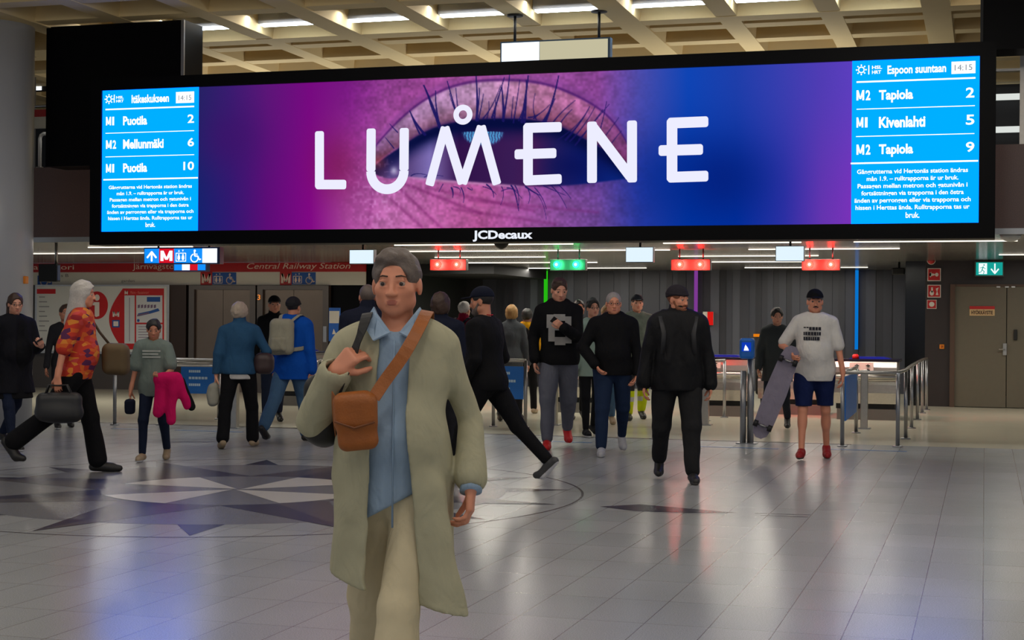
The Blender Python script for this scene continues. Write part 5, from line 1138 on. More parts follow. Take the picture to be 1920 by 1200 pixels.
    def shoes(s, m, sole=None, boot=False, vox=None):
        for i in (0, 1):
            J = s.J; k = s.k; fu, fd = J['fu', i], J['fd', i]; c = J['ank', i]; F = Field(c-.26, c+.26, vox or s.vox*.6)
            F.cone(J['heel', i]+fu*.018*k, J['ball', i]+fu*.014*k, .038*k, .042*k, .02); F.cone(J['ball', i]+fu*.012*k, J['toe', i]+fu*.008*k, .042*k, .030*k, .02); F.cone(c-fu*.02*k, J['ball', i]+fu*.02*k, .042*k, .03*k, .02)
            if boot: F.cone(c-fu*.02*k, c+nrm(J['knee', i]-c)*.1*k, .046*k, .048*k, .02)
            p = J['ball', i]-fu*.024*k; F.plane(p, -fu, .003); F.plane(c+nrm(J['knee', i]-c)*(.1 if boot else .02)*k, nrm(J['knee', i]-c), .003)
            me, V = F.mesh('shoe')
            finish(me, 'shoe', [m, sole or m], s.o, V, [(lambda ce, p=p, fu=fu: (ce-p)@fu < .022*k, 1)])
    def world(s, p): q = rotz(A(*p), s.rz); return s.pos+q
def held(pr, name, label, cat):
    "a top-level thing sharing the person's frame"
    return thing(name, label, cat, pr.pos, pr.rz)
def soft(name, m, parent, lo, hi, vox, fn, folds=None, region=None):
    F = Field(lo, hi, vox); fn(F)
    if folds: F.folds(*folds)
    me, V = F.mesh(name); return finish(me, name, m, parent, V, region)
def rebase(t):
    "put the thing's empty at the base of its own meshes"
    bpy.context.view_layer.update(); z = 1e9; cs = []
    for ch in t.children_recursive:
        if ch.type == 'MESH':
            n = len(ch.data.vertices); co = np.empty(n*3); ch.data.vertices.foreach_get('co', co); co = co.reshape(-1, 3); cs.append(co)
    co = np.concatenate(cs); c = A(co[:, 0].mean(), co[:, 1].mean(), co[:, 2].min())
    for ch in t.children_recursive:
        if ch.type == 'MESH': ch.data.transform(Matrix.Translation(-Vector(c)))
    q = rotz(c, t.rotation_euler.z); t.location = Vector(t.location)+Vector(q)
# ------------------------------------------------------------------ the walkers
def cloth(name, rgb, **k):
    if name in MATS: return MATS[name]
    d = dict(rough=.85, noise=.12, nscale=14, spec=.15); d.update(k); m = mat(name, rgb, **d); nt = m.node_tree; N = nt.nodes; K = nt.links
    tc = N.new('ShaderNodeTexCoord'); mp = N.new('ShaderNodeMapping'); mp.inputs['Scale'].default_value = (1, 1, .55); K.new(tc.outputs['Object'], mp.inputs['Vector'])
    n = N.new('ShaderNodeTexNoise'); n.inputs['Scale'].default_value = 9; n.inputs['Detail'].default_value = 3; n.inputs['Distortion'].default_value = .5; K.new(mp.outputs['Vector'], n.inputs['Vector'])
    n2 = N.new('ShaderNodeTexNoise'); n2.inputs['Scale'].default_value = 260; K.new(tc.outputs['Object'], n2.inputs['Vector'])
    b1 = N.new('ShaderNodeBump'); b1.inputs['Strength'].default_value = .38; b1.inputs['Distance'].default_value = .06; K.new(n.outputs['Fac'], b1.inputs['Height'])
    b2 = N.new('ShaderNodeBump'); b2.inputs['Strength'].default_value = .12; b2.inputs['Distance'].default_value = .004; K.new(n2.outputs['Fac'], b2.inputs['Height']); K.new(b1.outputs['Normal'], b2.inputs['Normal'])
    K.new(b2.outputs['Normal'], N['Principled BSDF'].inputs['Normal']); return m
C_black = cloth('cloth_black', (17, 17, 20)); C_navy = cloth('cloth_navy', (24, 28, 44)); C_dark = cloth('cloth_darkgrey', (38, 38, 42)); C_jeans = cloth('denim_blue', (44, 74, 112)); C_djeans = cloth('denim_dark', (26, 34, 54)); C_ljeans = cloth('denim_light', (70, 100, 132))
C_white = cloth('cloth_white', (205, 202, 198)); C_red = S_red = mat('shoe_red', (190, 14, 20), .6); S_white = mat('shoe_white', (200, 200, 204), .5); S_dark = mat('shoe_dark', (26, 24, 24), .5); S_beige = mat('shoe_beige', (150, 130, 104), .6)
PEOPLE = {}
def want(k): return True

# 1 hurrying woman in the long coat (nearest)
def hero():
    p = Person('person', 'grey haired woman in a long open sage coat over a pale blue shirt, striding nearest', 745, 1396, 1.70, face=-4, skin='ruddy', w=.97, belly=.45,
               legs=((-20, 20, 2), (20, 10, -9)), lean=2, head=(-8, -3), vox=.0062, splay=3, fem=True, hsc=1.0, hwd=1.1,
               arms=(dict(t=(-.20, -.17, 1.29), abs=1, pole=(-.5, .25, -1), d=(.62, -.1, .62), n=(.35, .9, -.2), curl=1.25), dict(t=(.262, -.06, .90), abs=1, d=(-.02, -.18, -1), n=(-1, .1, 0), curl=.55)), depth=5.33)
    p.browm = M_brow
    k = p.k; J = p.J
    p.hair('salt', 'quiff', .0045)
    C_coat = cloth('coat_sage', (172, 168, 142), noise=.08); C_shirt = cloth('shirt_paleblue', (150, 172, 196), noise=.06); C_trs = cloth('trousers_cream', (205, 192, 160), noise=.05)
    # wide trousers
    p.pants('trousers', C_trs, g=.004, to=.99, flare=.05, baggy=.03, fold=.006, freq=14, waist=.1)
    # shirt to the thighs, pointed hem and collar
    def sx(F):
        F.plane((0, 0, p.P[2]-.02), (0, 0, 1)) if False else None
        F.plane((-.09, 0, p.P[2]-.10), (.55, 0, -1.0), .01)
    p.top('shirt', C_shirt, g=.008, sleeve=.1, hem=.16, fold=.003, freq=16, flare=.0, sleeve_bulk=-.03, extra=sx)
    # collar flaps and placket
    for sd in (-1, 1):
        nk = p.neck; v = [nk+A(sd*.012, -.088, -.035), nk+A(sd*.060, -.060, .028), nk+A(sd*.074, .0, .05), nk+A(sd*.098, .0, .012), nk+A(sd*.098, -.070, -.018), nk+A(sd*.066, -.125, -.062)]
        m = MB(); m.add(v+[q+A(sd*.004, -.005, .003) for q in v], [tuple(range(6)), tuple(range(11, 5, -1))]+[(i, (i+1) % 6, (i+1) % 6+6, i+6) for i in range(6)]); m.build('collar', C_shirt, p.o)
    MB().tube([p.neck+A(0.0, -.103, -.06), p.chest+A(.0, -.136, 0), p.waist+A(0, -.165, .0), p.P+A(0, -.165, -.12)], .009, 8, flat=.4).build('placket', cloth('shirt_seam', (136, 158, 182)), p.o)
    # long open coat: a thick shell with a front opening
    lo, hi = p.ends(); lo = lo-A(.15, .25, 0); hi = hi+A(.15, .15, 0); F = Field(lo, hi, .0068)
    p.torso(F, .034, .04)
    zb = .50; F.cone(p.P+A(-.01, -.01, .10), A(-.015, .04, zb-.2), .192, .215, .05, flat=.88, ax=(0, 1, 0))
    F.cone((.10, -.12, .85), (.18, -.14, .40), .07, .085, .05, flat=.6, ax=(.3, 1, 0))
    for i in (0, 1): p.arm(F, i, .014, .02, to=.93 if i == 1 else .98, cuff=.016)
    F.folds(.006, 13, 11, .35); F.folds(.0028, 38, 12, .3); F.shell(.0095)
    cuts = [(0.0, -.29, .1, .15), (-.005, -.27, .58, .115), (-.01, -.25, .79, .095), (-.015, -.25, 1.1, .066), (0, -.19, 1.33, .06), (0, -.10, 1.55, .10)]
    for a, c in zip(cuts[:-1], cuts[1:]): F.cone(a[:3], c[:3], a[3], c[3], .006, op='cut')
    for a, c in zip(cuts[:-1], cuts[1:]): F.cone((a[0], a[1]+.09, a[2]), (c[0], c[1]+.07, c[2]), a[3]*.85, c[3]*.85, .006, op='cut')
    F.cone((0, .0, p.neck[2]+.005), (0, -.01, p.neck[2]+.2), .068, .09, .008, op='cut')
    for i in (0, 1): e, w_ = J['el', i], J['wr', i]; d = nrm(w_-e); F.cone(w_-d*.035, w_+d*.2, .031*k, .05, .004, op='cut'); 
    F.plane((.25, 0, .47), (-.22, .1, -1), .006)
    me, V = F.mesh('coat'); finish(me, 'coat', C_coat, p.o)
    soft('lapel', C_coat, p.o, A(.0, -.3, 1.0), A(.2, .1, 1.5), .006, lambda F: (F.cone((.066, -.10, 1.36), (.07, -.01, 1.415), .02, .02, .02, flat=.5, ax=(1, 0, 0))))
    # cuff of the shirt below the coat sleeve
    e, w_ = J['el', 1], J['wr', 1]; d = nrm(w_-e); MB().tube([w_-d*.05, w_-d*.0, w_+d*.022], .036, 20, rs=[.034, .037, .038]).build('shirt_cuff', C_shirt, p.o)
    p.shoes(S_beige, S_white)
    # tan crossbody bag
    C_tan = mat('tan_leather', (150, 82, 22), .5, noise=.25, nscale=18, bump=.2, bscale=150)
    b = held(p, 'crossbody_bag', 'rounded tan suede crossbody bag hanging at the hip of the woman in the sage coat', 'bag')
    bc = A(-.115, -.245, 1.10)
    soft('pouch', C_tan, b, bc-.2, bc+.2, .005, lambda F: (F.box(bc, (.066, .030, .095), .03, .01, R=np.array(Matrix.Rotation(-.12, 3, 'Y'))), F.box(bc+A(0, -.01, .03), (.069, .028, .06), .03, .02)), (.0025, 22, 8))
    MB().tube([bc+A(-.064, -.035, .0), bc+A(0, -.045, -.02), bc+A(.064, -.035, .0)], .004, 8).build('flap_edge', mat('tan_dark', (110, 58, 16), .5), b)
    sh = J['sh', 1]; pts = [bc+A(.058, .0, .075), A(-.02, -.222, 1.235), A(.035, -.205, 1.31), A(.075, -.165, 1.385), A(.10, -.09, 1.445), A(.105, -.0, 1.465), sh+A(-.06, .09, .05), p.chest+A(0, .19, .0), p.waist+A(-.14, .16, 0), p.P+A(-.215, .0, .16), bc+A(-.066, .0, .08)]
    Q = []; 
    for a, c in zip(pts[:-1], pts[1:]): Q += [a+(c-a)*t for t in (0, .33, .67)]
    Q.append(pts[-1]); Q = np.array(Q)
    for _ in range(2): Q[1:-1] = (Q[:-2]+2*Q[1:-1]+Q[2:])/4
    mb = MB(); strap_band(mb, Q, .021, p); mb.build('strap', C_tan, b); rebase(b)
    # black shoulder bag held on the right shoulder
    b = held(p, 'shoulder_bag', 'soft black shoulder bag behind the elbow of the woman in the sage coat', 'bag')
    bc = A(-.255, .06, 1.13)
    soft('pouch', mat('black_nylon', (16, 16, 18), .6, noise=.2), b, bc-.35, bc+.35, .0075, lambda F: (F.box(bc, (.06, .11, .11), .05, .02), F.ell(bc+A(.01, 0, -.05), (.075, .10, .09), .04)), (.007, 18, 9))
    hc_ = p.hands[0][0]+p.hands[0][1]*.075+p.hands[0][2]*.02
    Q = np.array([bc+A(0.05, -.06, .09), A(-.185, -.155, 1.17), A(-.165, -.19, 1.24), hc_+A(-.008, 0, -.03), hc_+A(.008, 0, .03), A(-.10, -.165, 1.40), A(-.095, -.08, 1.448), A(-.10, .03, 1.45), A(-.14, .12, 1.36), bc+A(.03, .08, .09)])
    Qs = []
    for a, c in zip(Q[:-1], Q[1:]): Qs += [a+(c-a)*t for t in (0, .33, .67)]
    Qs.append(Q[-1]); Qs = np.array(Qs)
    for _ in range(2): Qs[1:-1] = (Qs[:-2]+2*Qs[1:-1]+Qs[2:])/4
    mb = MB(); strap_band(mb, Qs, .018, p); mb.build('strap', mat('black_nylon', (16, 16, 18), .6), b); rebase(b)
    return p
def strap_band(mb, Q, hw, p):
    "flat strap following points, its face turned away from the body axis"
    n = len(Q); L_, R_ = [], []
    for i in range(n):
        t = nrm(Q[min(i+1, n-1)]-Q[max(i-1, 0)]); o = Q[i]-A(p.P[0], p.P[1], Q[i][2]); o[2] = max(0, (Q[i][2]-p.neck[2]+.12))*4
        o = nrm(o); s_ = nrm(np.cross(t, o)); L_.append((Q[i]-s_*hw, Q[i]+s_*hw, o))
    vs = []
    for a, c, o in L_: vs += [a, c, c+o*.004, a+o*.004]
    fs = [(4*i+j, 4*i+(j+1) % 4, 4*i+4+(j+1) % 4, 4*i+4+j) for i in range(n-1) for j in range(4)]+[(0, 1, 2, 3), (4*n-1, 4*n-2, 4*n-3, 4*n-4)]
    mb.add(vs, fs, 0)
P_hero = hero()
def add_phone(p, i, lab):
    wr, d, n, sd, c = p.hands[i]; b = held(p, 'phone', lab, 'phone'); c0 = wr+d*.09*p.k+n*.022
    lat = np.cross(n, d); R = np.stack([lat, d, n], 1); vs = []
    m = MB().box(-.036, .036, -.074, .074, -.0045, .0045, bev=.003); m.v = [tuple(R@A(*v)+c0) for v in m.v]; m.build('case', M_blackm, b)
    m = MB().box(-.032, .032, -.068, .068, .0046, .0052); m.v = [tuple(R@A(*v)+c0) for v in m.v]; m.build('screen', glow('phone_screen', (150, 170, 190), .7), b); rebase(b)
def graphic(p, polys, m, dz=0., name='print', rows=None, dx=0, off=.0, g=.02, wd=.3):
    "flat print wrapped on the chest: points (u,v) metres from the chest centre, pushed out on the torso ellipse"
    b = MB(); w = p.w
    for q in polys:
        vs = []
        for u, v in q:
            x = dx+u; rx, ry = .158*w+g+off+.012, .108*w+g+off+.012; y = -ry*math.sqrt(max(.05, 1-(x/rx)**2)); P = p.chest+A(x, y-.006, v+dz); P[1] += p.up[1]*(v+dz)*1.0; vs.append(P)
        b.add(vs, [tuple(range(len(vs)))])
    b.build(name, m, p.o)
def backpack(p, m, lab, g=.03, sz=(.15, .08, .22), name='backpack', dz=-.02):
    b = held(p, name, lab, 'backpack'); c = p.chest+A(0, .108*p.w+g+sz[1], dz)
    soft('main_compartment', m, b, c-.33, c+.33, p.vox, lambda F: (F.box(c, sz, .07, .03), F.ell(c+A(0, sz[1]*.4, -.06), (sz[0]*.85, sz[1]*.9, sz[2]*.55), .04)), (.004, 22, 3))
    soft('front_pocket', m, b, c-.33, c+.33, p.vox, lambda F: F.box(c+A(0, sz[1]*1.0, -sz[2]*.4), (sz[0]*.7, sz[1]*.5, sz[2]*.4), .04, .02), (.003, 22, 4))
    for sd, i in ((-1, 0), (1, 1)):
        sh = p.J['sh', i]; pts = np.array([c+A(sd*.07, -sz[1], sz[2]*.8), sh+A(-sd*.055, .06, .075+g), sh+A(-sd*.045, -.03, .085+g*.8), sh+A(-sd*.03, -.10-g*.5, .01), p.chest+A(sd*.12, -.118*p.w-g-.01, -.05), p.chest+A(sd*.17*p.w+sd*g, -.02, -.14), c+A(sd*.12, -sz[1]*.6, -sz[2]*.7)])
        Q = []
        for a, e in zip(pts[:-1], pts[1:]): Q += [a+(e-a)*t for t in (0, .5)]
        Q.append(pts[-1]); Q = np.array(Q); Q[1:-1] = (Q[:-2]+2*Q[1:-1]+Q[2:])/4
        mb = MB(); strap_band(mb, Q, .022, p); mb.build('shoulder_strap', m, b)
    rebase(b); return b

# woman with long grey hair in a patterned shirt, walking to the right
def floral():
    m = bpy.data.materials.new('shirt_patterned'); m.use_nodes = True; nt = m.node_tree; b = nt.nodes['Principled BSDF']; b.inputs['Roughness'].default_value = .85
    tc = nt.nodes.new('ShaderNodeTexCoord'); mp = nt.nodes.new('ShaderNodeMapping'); mp.inputs['Scale'].default_value = (1, 1, 1.9)
    v = nt.nodes.new('ShaderNodeTexVoronoi'); v.inputs['Scale'].default_value = 15; cr = nt.nodes.new('ShaderNodeValToRGB'); cr.color_ramp.interpolation = 'CONSTANT'
    nt.links.new(tc.outputs['Object'], mp.inputs['Vector']); nt.links.new(mp.outputs['Vector'], v.inputs['Vector']); sp = nt.nodes.new('ShaderNodeSeparateColor'); nt.links.new(v.outputs['Color'], sp.inputs['Color']); nt.links.new(sp.outputs['Red'], cr.inputs['Fac'])
    cols = [(0, (190, 50, 30)), (.3, (206, 92, 30)), (.48, (150, 30, 40)), (.62, (216, 130, 44)), (.74, (84, 28, 74)), (.86, (196, 64, 60))]
    while len(cr.color_ramp.elements) < len(cols): cr.color_ramp.elements.new(.5)
    for e, (q, c) in zip(cr.color_ramp.elements, cols): e.position = q; e.color = L(*c)
    nt.links.new(cr.outputs['Color'], b.inputs['Base Color']); return m
def p_floral():
    p = Person('person', 'woman with long grey hair in an orange patterned shirt and black trousers, walking right', 142, 887, 1.78, fem=True, face=78, skin='ruddy', w=1.0, belly=.5, legs=((-30, 22), (14, 4)), lean=4, head=(2, -2),
               arms=(dict(t=(-.27, .12, .86), d=(-.02, -.05, -1)), dict(t=(.26, -.05, .85))), vox=.009)
    p.hair('light', 'long'); p.top('shirt', floral(), g=.024, sleeve=.5, hem=.06, fold=.005, bulk=.006, sleeve_bulk=.008, flare=.01); p.pants('trousers', C_black, g=.016, flare=.03, baggy=.015); p.shoes(S_dark)
    b = held(p, 'handbag', 'large dark grey handbag carried low by the woman in the orange patterned shirt', 'bag'); h = p.hands[0][0]; c = h+A(-.02, -.02, -.28)
    soft('body', mat('bag_dark', (34, 34, 36), .5, noise=.2), b, c-.33, c+.33, .01, lambda F: (F.box(c, (.07, .20, .13), .06, .02), F.ell(c+A(0, 0, -.05), (.085, .22, .1), .04)), (.004, 18, 2))
    for sx in (-.03, .03): MB().tube([c+A(sx, -.11, .11), c+A(sx*.6, -.07, .2), h+A(sx*.3, -.03, -.085), h+A(sx*.3, .03, -.085), c+A(sx*.6, .09, .2), c+A(sx, .12, .11)], .009, 8).build('handle', S_dark, b)
    rebase(b)
    b = held(p, 'shoulder_bag', 'brown olive bag in front of the woman in the orange patterned shirt', 'bag'); c = p.P+A(.12, -.33, .12)
    soft('body', mat('bag_olive', (92, 74, 46), .7, noise=.25), b, c-.3, c+.3, .01, lambda F: F.box(c, (.09, .12, .15), .07, .02), (.006, 18, 6))
    MB().tube([c+A(0, .05, .13), p.chest+A(.09, -.16, 0), p.J['sh', 1]+A(-.02, -.02, .09), p.J['sh', 1]+A(-.02, .1, .0)], .012, 8).build('strap', mat('bag_olive_strap', (70, 56, 38), .7), b); rebase(b)
p_floral()
def p_left():
    p = Person('person', 'woman in glasses and black cardigan at the left edge, holding a phone', 22, 842, 1.71, fem=True, face=35, skin='fair', w=1.15, belly=.8, legs=((16, 5), (-16, 20)), head=(-20, -8), vox=.0095,
               arms=(dict(t=(-.28, .0, .82)), dict(t=(.12, -.36, 1.16), pole=(.5, .6, -1), d=(-.5, -.6, .3), n=(-.5, .2, .8), curl=.7)))
    p.hair('brown', 'pony'); p.glasses(M_blackm); p.top('dress', C_black, g=.02, sleeve=0.3, hem=.34, flare=.05, fold=.004); 
    p.top('cardigan', cloth('cardigan_black', (20, 20, 26)), g=.034, sleeve=.92, hem=.28, flare=.05, fold=.006, extra=lambda F: F.cone((0, -.3, p.P[2]-.5), (0, -.24, p.neck[2]), .13, .10, .01, op='cut'))
    p.pants('trousers', C_djeans, g=.006, flare=.0); p.shoes(S_dark, S_white); add_phone(p, 1, 'phone in the hand of the woman at the left edge')
p_left()
def p_hiddenshoes():
    p = Person('person', 'person mostly hidden behind the woman in the orange shirt, black and white shoes showing', 120, 803, 1.60, face=10, skin='mid', w=.95, legs=((10, 4), (-10, 14)), vox=.011); p.hair('brown', 'short'); p.top('jacket', C_dark, g=.02, hem=.1); p.pants('trousers', C_dark); p.shoes(S_dark, S_white)
p_hiddenshoes()
def p_girl():
    p = Person('person', 'dark haired girl in a grey green printed T-shirt and jeans, walking', 288, 864, 1.42, fem=True, face=-12, skin='mid', w=.92, legs=((16, 14), (-10, 18)), head=(10, -14), vox=.0085, depth=None,
               arms=(dict(t=(-.27, -.08, .88), d=(-.05, -.3, -1)), dict(t=(.16, -.30, 1.03), pole=(.6, .6, -1), d=(-.5, -.7, .1), n=(0, 0, 1), curl=.8)))
    p.hair('black', 'pony'); C = cloth('tee_greygreen', (112, 124, 118)); p.top('t_shirt', C, g=.022, sleeve=.38, hem=.12, bulk=.004, sleeve_bulk=.018, fold=.005)
    graphic(p, [[(-.09, .05-.03*i), (.09-.02*(i % 2), .05-.03*i), (.09-.02*(i % 2), .065-.03*i), (-.09, .065-.03*i)] for i in range(3)], cloth('tee_print', (170, 176, 172)), g=.045)
    p.pants('jeans', C_djeans, g=.006, fold=.003); p.shoes(S_beige, S_white)
    b = held(p, 'jacket', 'bright pink jacket with black lining hanging over the arm of the girl', 'jacket'); c = p.hands[1][0]+A(.05, -.02, -.03)
    soft('pink_shell', cloth('jacket_pink', (196, 16, 90)), b, c-A(.3, .3, .6), c+.25, .008, lambda F: (F.cone(c+A(-.08, 0, .03), c+A(.10, .0, .05), .05, .055, .03), F.cone(c+A(-.05, -.02, 0), c+A(-.08, -.03, -.3), .065, .05, .04, flat=.6, ax=(0, 1, 0)), F.cone(c+A(.06, -.02, 0), c+A(.05, -.03, -.38), .07, .045, .04, flat=.6, ax=(0, 1, 0)), F.cone(c+A(.12, -.02, 0), c+A(.20, -.0, -.24), .05, .04, .03, flat=.6, ax=(0, 1, 0))), (.008, 22, 2))
    soft('black_lining', C_black, b, c-A(.3, .3, .6), c+A(.4, .3, .3), .009, lambda F: F.cone(c+A(.12, .03, 0), c+A(.24, .03, -.25), .06, .035, .03, flat=.6, ax=(0, 1, 0)), (.006, 22, 3)); rebase(b)
    b = held(p, 'pouch', 'small dark blue pouch in the lowered hand of the girl', 'bag'); c = p.hands[0][0]+A(0, -.03, -.17)
    soft('body', C_navy, b, c-.15, c+.15, .008, lambda F: F.box(c, (.045, .06, .075), .03, .01), (.003, 22, 2)); rebase(b)
p_girl()
def p_denim():
    p = Person('person', 'grey haired woman in a denim jacket and black trousers seen from behind', 447, 840, 1.61, fem=True, face=176, skin='fair', w=1.08, belly=.2, legs=((12, 4, 7), (-10, 8, 8)), lean=2, head=(-14, 0), vox=.009,
               arms=(dict(t=(-.22, -.18, 1.02), pole=(-1, .6, -.6)), dict(t=(.27, .02, .86))))
    p.hair('beigegrey', 'fluffy'); p.top('denim_jacket', cloth('denim_jacket', (40, 76, 108), noise=.2), g=.024, hem=.03, collar=.06, fold=.005, bulk=.006); p.top('shirt_hem', C_white, g=.008, sleeve=.1, hem=.09, fold=.001); p.pants('trousers', C_black, g=.014, flare=.02); p.shoes(S_beige)
    b = held(p, 'handbag', 'dark brown handbag at the right elbow of the woman in the denim jacket', 'bag'); c = p.P+A(-.27, -.02, .09)
    soft('body', mat('bag_brown', (52, 34, 34), .5, noise=.2), b, c-.3, c+.3, .01, lambda F: F.box(c, (.11, .13, .12), .08, .02), (.004, 18, 3)); MB().tube([c+A(.0, -.08, .1), p.hands[0][0]+A(0, -.02, .03), c+A(0, .08, .1)], .012, 8).build('handle', S_dark, b); rebase(b)
    b = held(p, 'shopping_bag', 'crumpled grey white bag in the left hand of the woman in the denim jacket', 'bag'); h = p.hands[1][0]; c = h+A(.03, 0, -.22)
    soft('body', cloth('bag_pale', (150, 148, 136)), b, c-.3, c+.35, .009, lambda F: (F.box(c, (.06, .09, .13), .05, .03), F.cone(c, h+A(0, 0, -.07), .06, .025, .05)), (.008, 26, 3)); rebase(b)
p_denim()
def p_capbehind():
    p = Person('person', 'man with a black cap and dark jacket facing the viewer beside the blue jacket', 512, 792, 1.76, face=8, skin='mid', w=1.0, legs=((14, 4), (-12, 16)), vox=.0105); p.hair('black', 'buzz'); p.cap(C_black, brim=True); p.top('jacket', C_black, g=.026, hem=.08, collar=.05); p.pants('jeans', C_djeans); p.shoes(S_dark)
    q = p.chest+A(.09, -.17, .0); MB().box(q[0]-.01, q[0]+.01, q[1]-.006, q[1], q[2]-.02, q[2]+.03).build('red_badge', glow('badge_red', (220, 20, 20), .8), p.o)
p_capbehind()
def p_blue():
    p = Person('person', 'walker in a bright blue hooded jacket, dark beanie and light jeans seen from behind', 545, 828, 1.70, face=150, skin='mid', w=1.08, belly=.3, legs=((14, 6), (-24, 14)), lean=3, head=(0, -4), vox=.009)
    p.beanie(C_dark); p.hair('black', 'buzz'); p.top('jacket', cloth('jacket_blue', (10, 76, 172)), g=.036, hem=.16, hood=1, bulk=.012, fold=.006, flare=.02); p.pants('jeans', C_ljeans, g=.014, baggy=.02, flare=.02); p.shoes(S_dark)
    backpack(p, cloth('pack_grey', (156, 152, 134)), 'large grey beige backpack on the back of the walker in the blue jacket', g=.055, sz=(.15, .075, .21))
p_blue()
def p_bald():
    p = Person('person', 'balding man in a dark jacket seen from behind, left of the nearest woman', 688, 868, 1.79, face=188, skin='ruddy', w=1.15, belly=.2, legs=((12, 5), (-12, 14)), vox=.01); p.hair('salt', 'buzz'); p.top('jacket', C_navy, g=.032, hem=.12, collar=.06, bulk=.01); p.pants('trousers', C_dark); p.shoes(S_dark)
p_bald()
def p_dark():
    p = Person('person', 'brown haired person with a black cap half hidden behind the nearest woman', 822, 872, 1.70, face=165, skin='mid', w=1.05, legs=((12, 5), (-12, 14)), vox=.01); p.hair('brown', 'bob'); p.cap(C_black, brim=False); p.top('jacket', C_navy, g=.03, hem=.12, collar=.05); p.pants('trousers', C_dark); p.shoes(S_dark)
p_dark()
def p_capman():
    p = Person('person', 'bearded man with a black cap and black sweater striding to the left', 912, 908, 1.78, face=-118, skin='mid', w=1.15, belly=.3, chest=1.02, legs=((-33, 12), (24, 6)), lean=4, head=(14, -8), vox=.009,
               arms=(dict(t=(-.22, -.22, 1.05), pole=(-.5, .9, -.6)), dict(t=(.25, -.12, .92), pole=(.4, .9, -.4))))
    p.hair('black', 'buzz'); p.beard(HAIRS['salt']); p.cap(cloth('cap_navy', (20, 24, 40))); p.top('sweater', C_black, g=.022, hem=.06, fold=.005, bulk=.006); p.pants('trousers', C_black, g=.01); p.shoes(mat('shoe_greyblack', (60, 60, 62), .6), S_white)
    MB().tube([p.neck+A(.05, .062, .02), p.neck+A(0, .078, .015), p.neck+A(-.05, .062, .02)], .008, 8, flat=.4).build('red_collar_tab', cloth('tab_red', (190, 20, 40)), p.o)
p_capman()
def p_maroon():
    p = Person('person', 'pale haired person in a maroon jacket behind the man in the black cap', 866, 793, 1.70, face=150, skin='fair', w=1.0, legs=((10, 5), (-12, 12)), vox=.011); p.hair('light', 'short'); p.top('jacket', cloth('jacket_maroon', (128, 14, 46)), g=.028, hem=.06, collar=.05); p.pants('jeans', C_djeans); p.shoes(S_dark)
    backpack(p, C_navy, 'dark backpack on the person in the maroon jacket', sz=(.13, .07, .19))
p_maroon()
def p_blond():
    p = Person('person', 'blond person in a grey coat seen from behind, beyond the blue banner railing', 957, 788, 1.66, fem=True, face=172, skin='fair', w=.95, legs=((12, 5), (-16, 12)), vox=.011); p.hair('blond', 'bob'); p.top('coat', cloth('coat_grey', (84, 88, 92)), g=.026, hem=.2, collar=.04, flare=.02); p.pants('trousers', C_dark); p.shoes(S_dark, boot=True)
p_blond()
def p_yellow():
    p = Person('person', 'dark haired walker in a mustard yellow hoodie seen from behind', 986, 776, 1.62, face=172, skin='dark', w=.95, legs=((12, 5), (-22, 30)), vox=.011); p.hair('black', 'crop'); p.top('hoodie', cloth('hoodie_yellow', (206, 146, 14)), g=.028, hem=.06, hood=1); p.pants('trousers', C_black); p.shoes(S_beige)
    backpack(p, C_black, 'narrow black backpack on the walker in the yellow hoodie', sz=(.07, .05, .17))
p_yellow()
def p_hoodie():
    p = Person('person', 'tall man in a black hoodie with a big grey number, grey sweatpants and red shoes', 1046, 840, 1.93, face=4, skin='fair', w=1.06, legs=((14, 6), (-16, 24)), lean=2, head=(12, -18), vox=.009,
               arms=(dict(t=(-.25, -.08, .92), d=(0, -.1, -1)), dict(t=(.03, -.32, 1.24), pole=(.6, .4, -1), d=(-.6, -.3, .4), n=(-.3, .9, .5), curl=.7)))
    p.hair('brown', 'quiff'); p.top('hoodie', C_black, g=.03, hem=.06, hood=1, bulk=.012, fold=.006)
    gm = cloth('print_grey', (150, 148, 146)); r = lambda x0, x1, z0, z1: [(x0, z0), (x1, z0), (x1, z1), (x0, z1)]
    graphic(p, [r(-.15, -.075, -.02, .13), r(-.13, -.06, -.17, -.02), r(.055, .125, -.02, .11), r(.06, .13, -.19, -.02), r(-.075, .055, .06, .135), r(-.075, .06, -.045, .02), r(-.06, .06, -.21, -.12)], gm, dz=-.04, g=.072, name='number_print')
    p.pants('sweatpants', cloth('sweat_grey', (96, 98, 110)), g=.018, baggy=.02, flare=.005, fold=.006); p.shoes(S_red, S_red); add_phone(p, 1, 'dark phone held by the tall man in the black hoodie with the grey number')
p_hoodie()
def p_far():
    p = Person('person', 'dark haired person far back between the tall hooded man and the woman in glasses', 1083, 786, 1.74, face=10, skin='mid', w=.95, legs=((10, 5), (-10, 12)), vox=.012); p.hair('black', 'short'); p.top('jacket', C_dark, g=.02, hem=.06); p.pants('trousers', C_black); p.shoes(S_dark)
p_far()
def p_glasses():
    p = Person('person', 'dark haired woman in glasses, pale green cardigan and black leggings', 1108, 818, 1.72, fem=True, face=18, skin='fair', w=.92, legs=((12, 6), (-12, 10)), vox=.0095, arms=(dict(t=(-.24, -.06, .86)), dict(t=(.22, -.05, .86))))
    p.hair('black', 'crop'); p.glasses(M_blackm); p.top('top', C_dark, g=.012, sleeve=.2, hem=.0); p.top('cardigan', cloth('cardigan_green', (132, 150, 140)), g=.028, hem=.16, flare=.03, extra=lambda F: F.cone((0, -.25, p.P[2]-.3), (0, -.2, p.neck[2]), .08, .06, .01, op='cut')); p.pants('leggings', C_black, g=.003, fold=.001); p.shoes(C_black, S_white)
p_glasses()
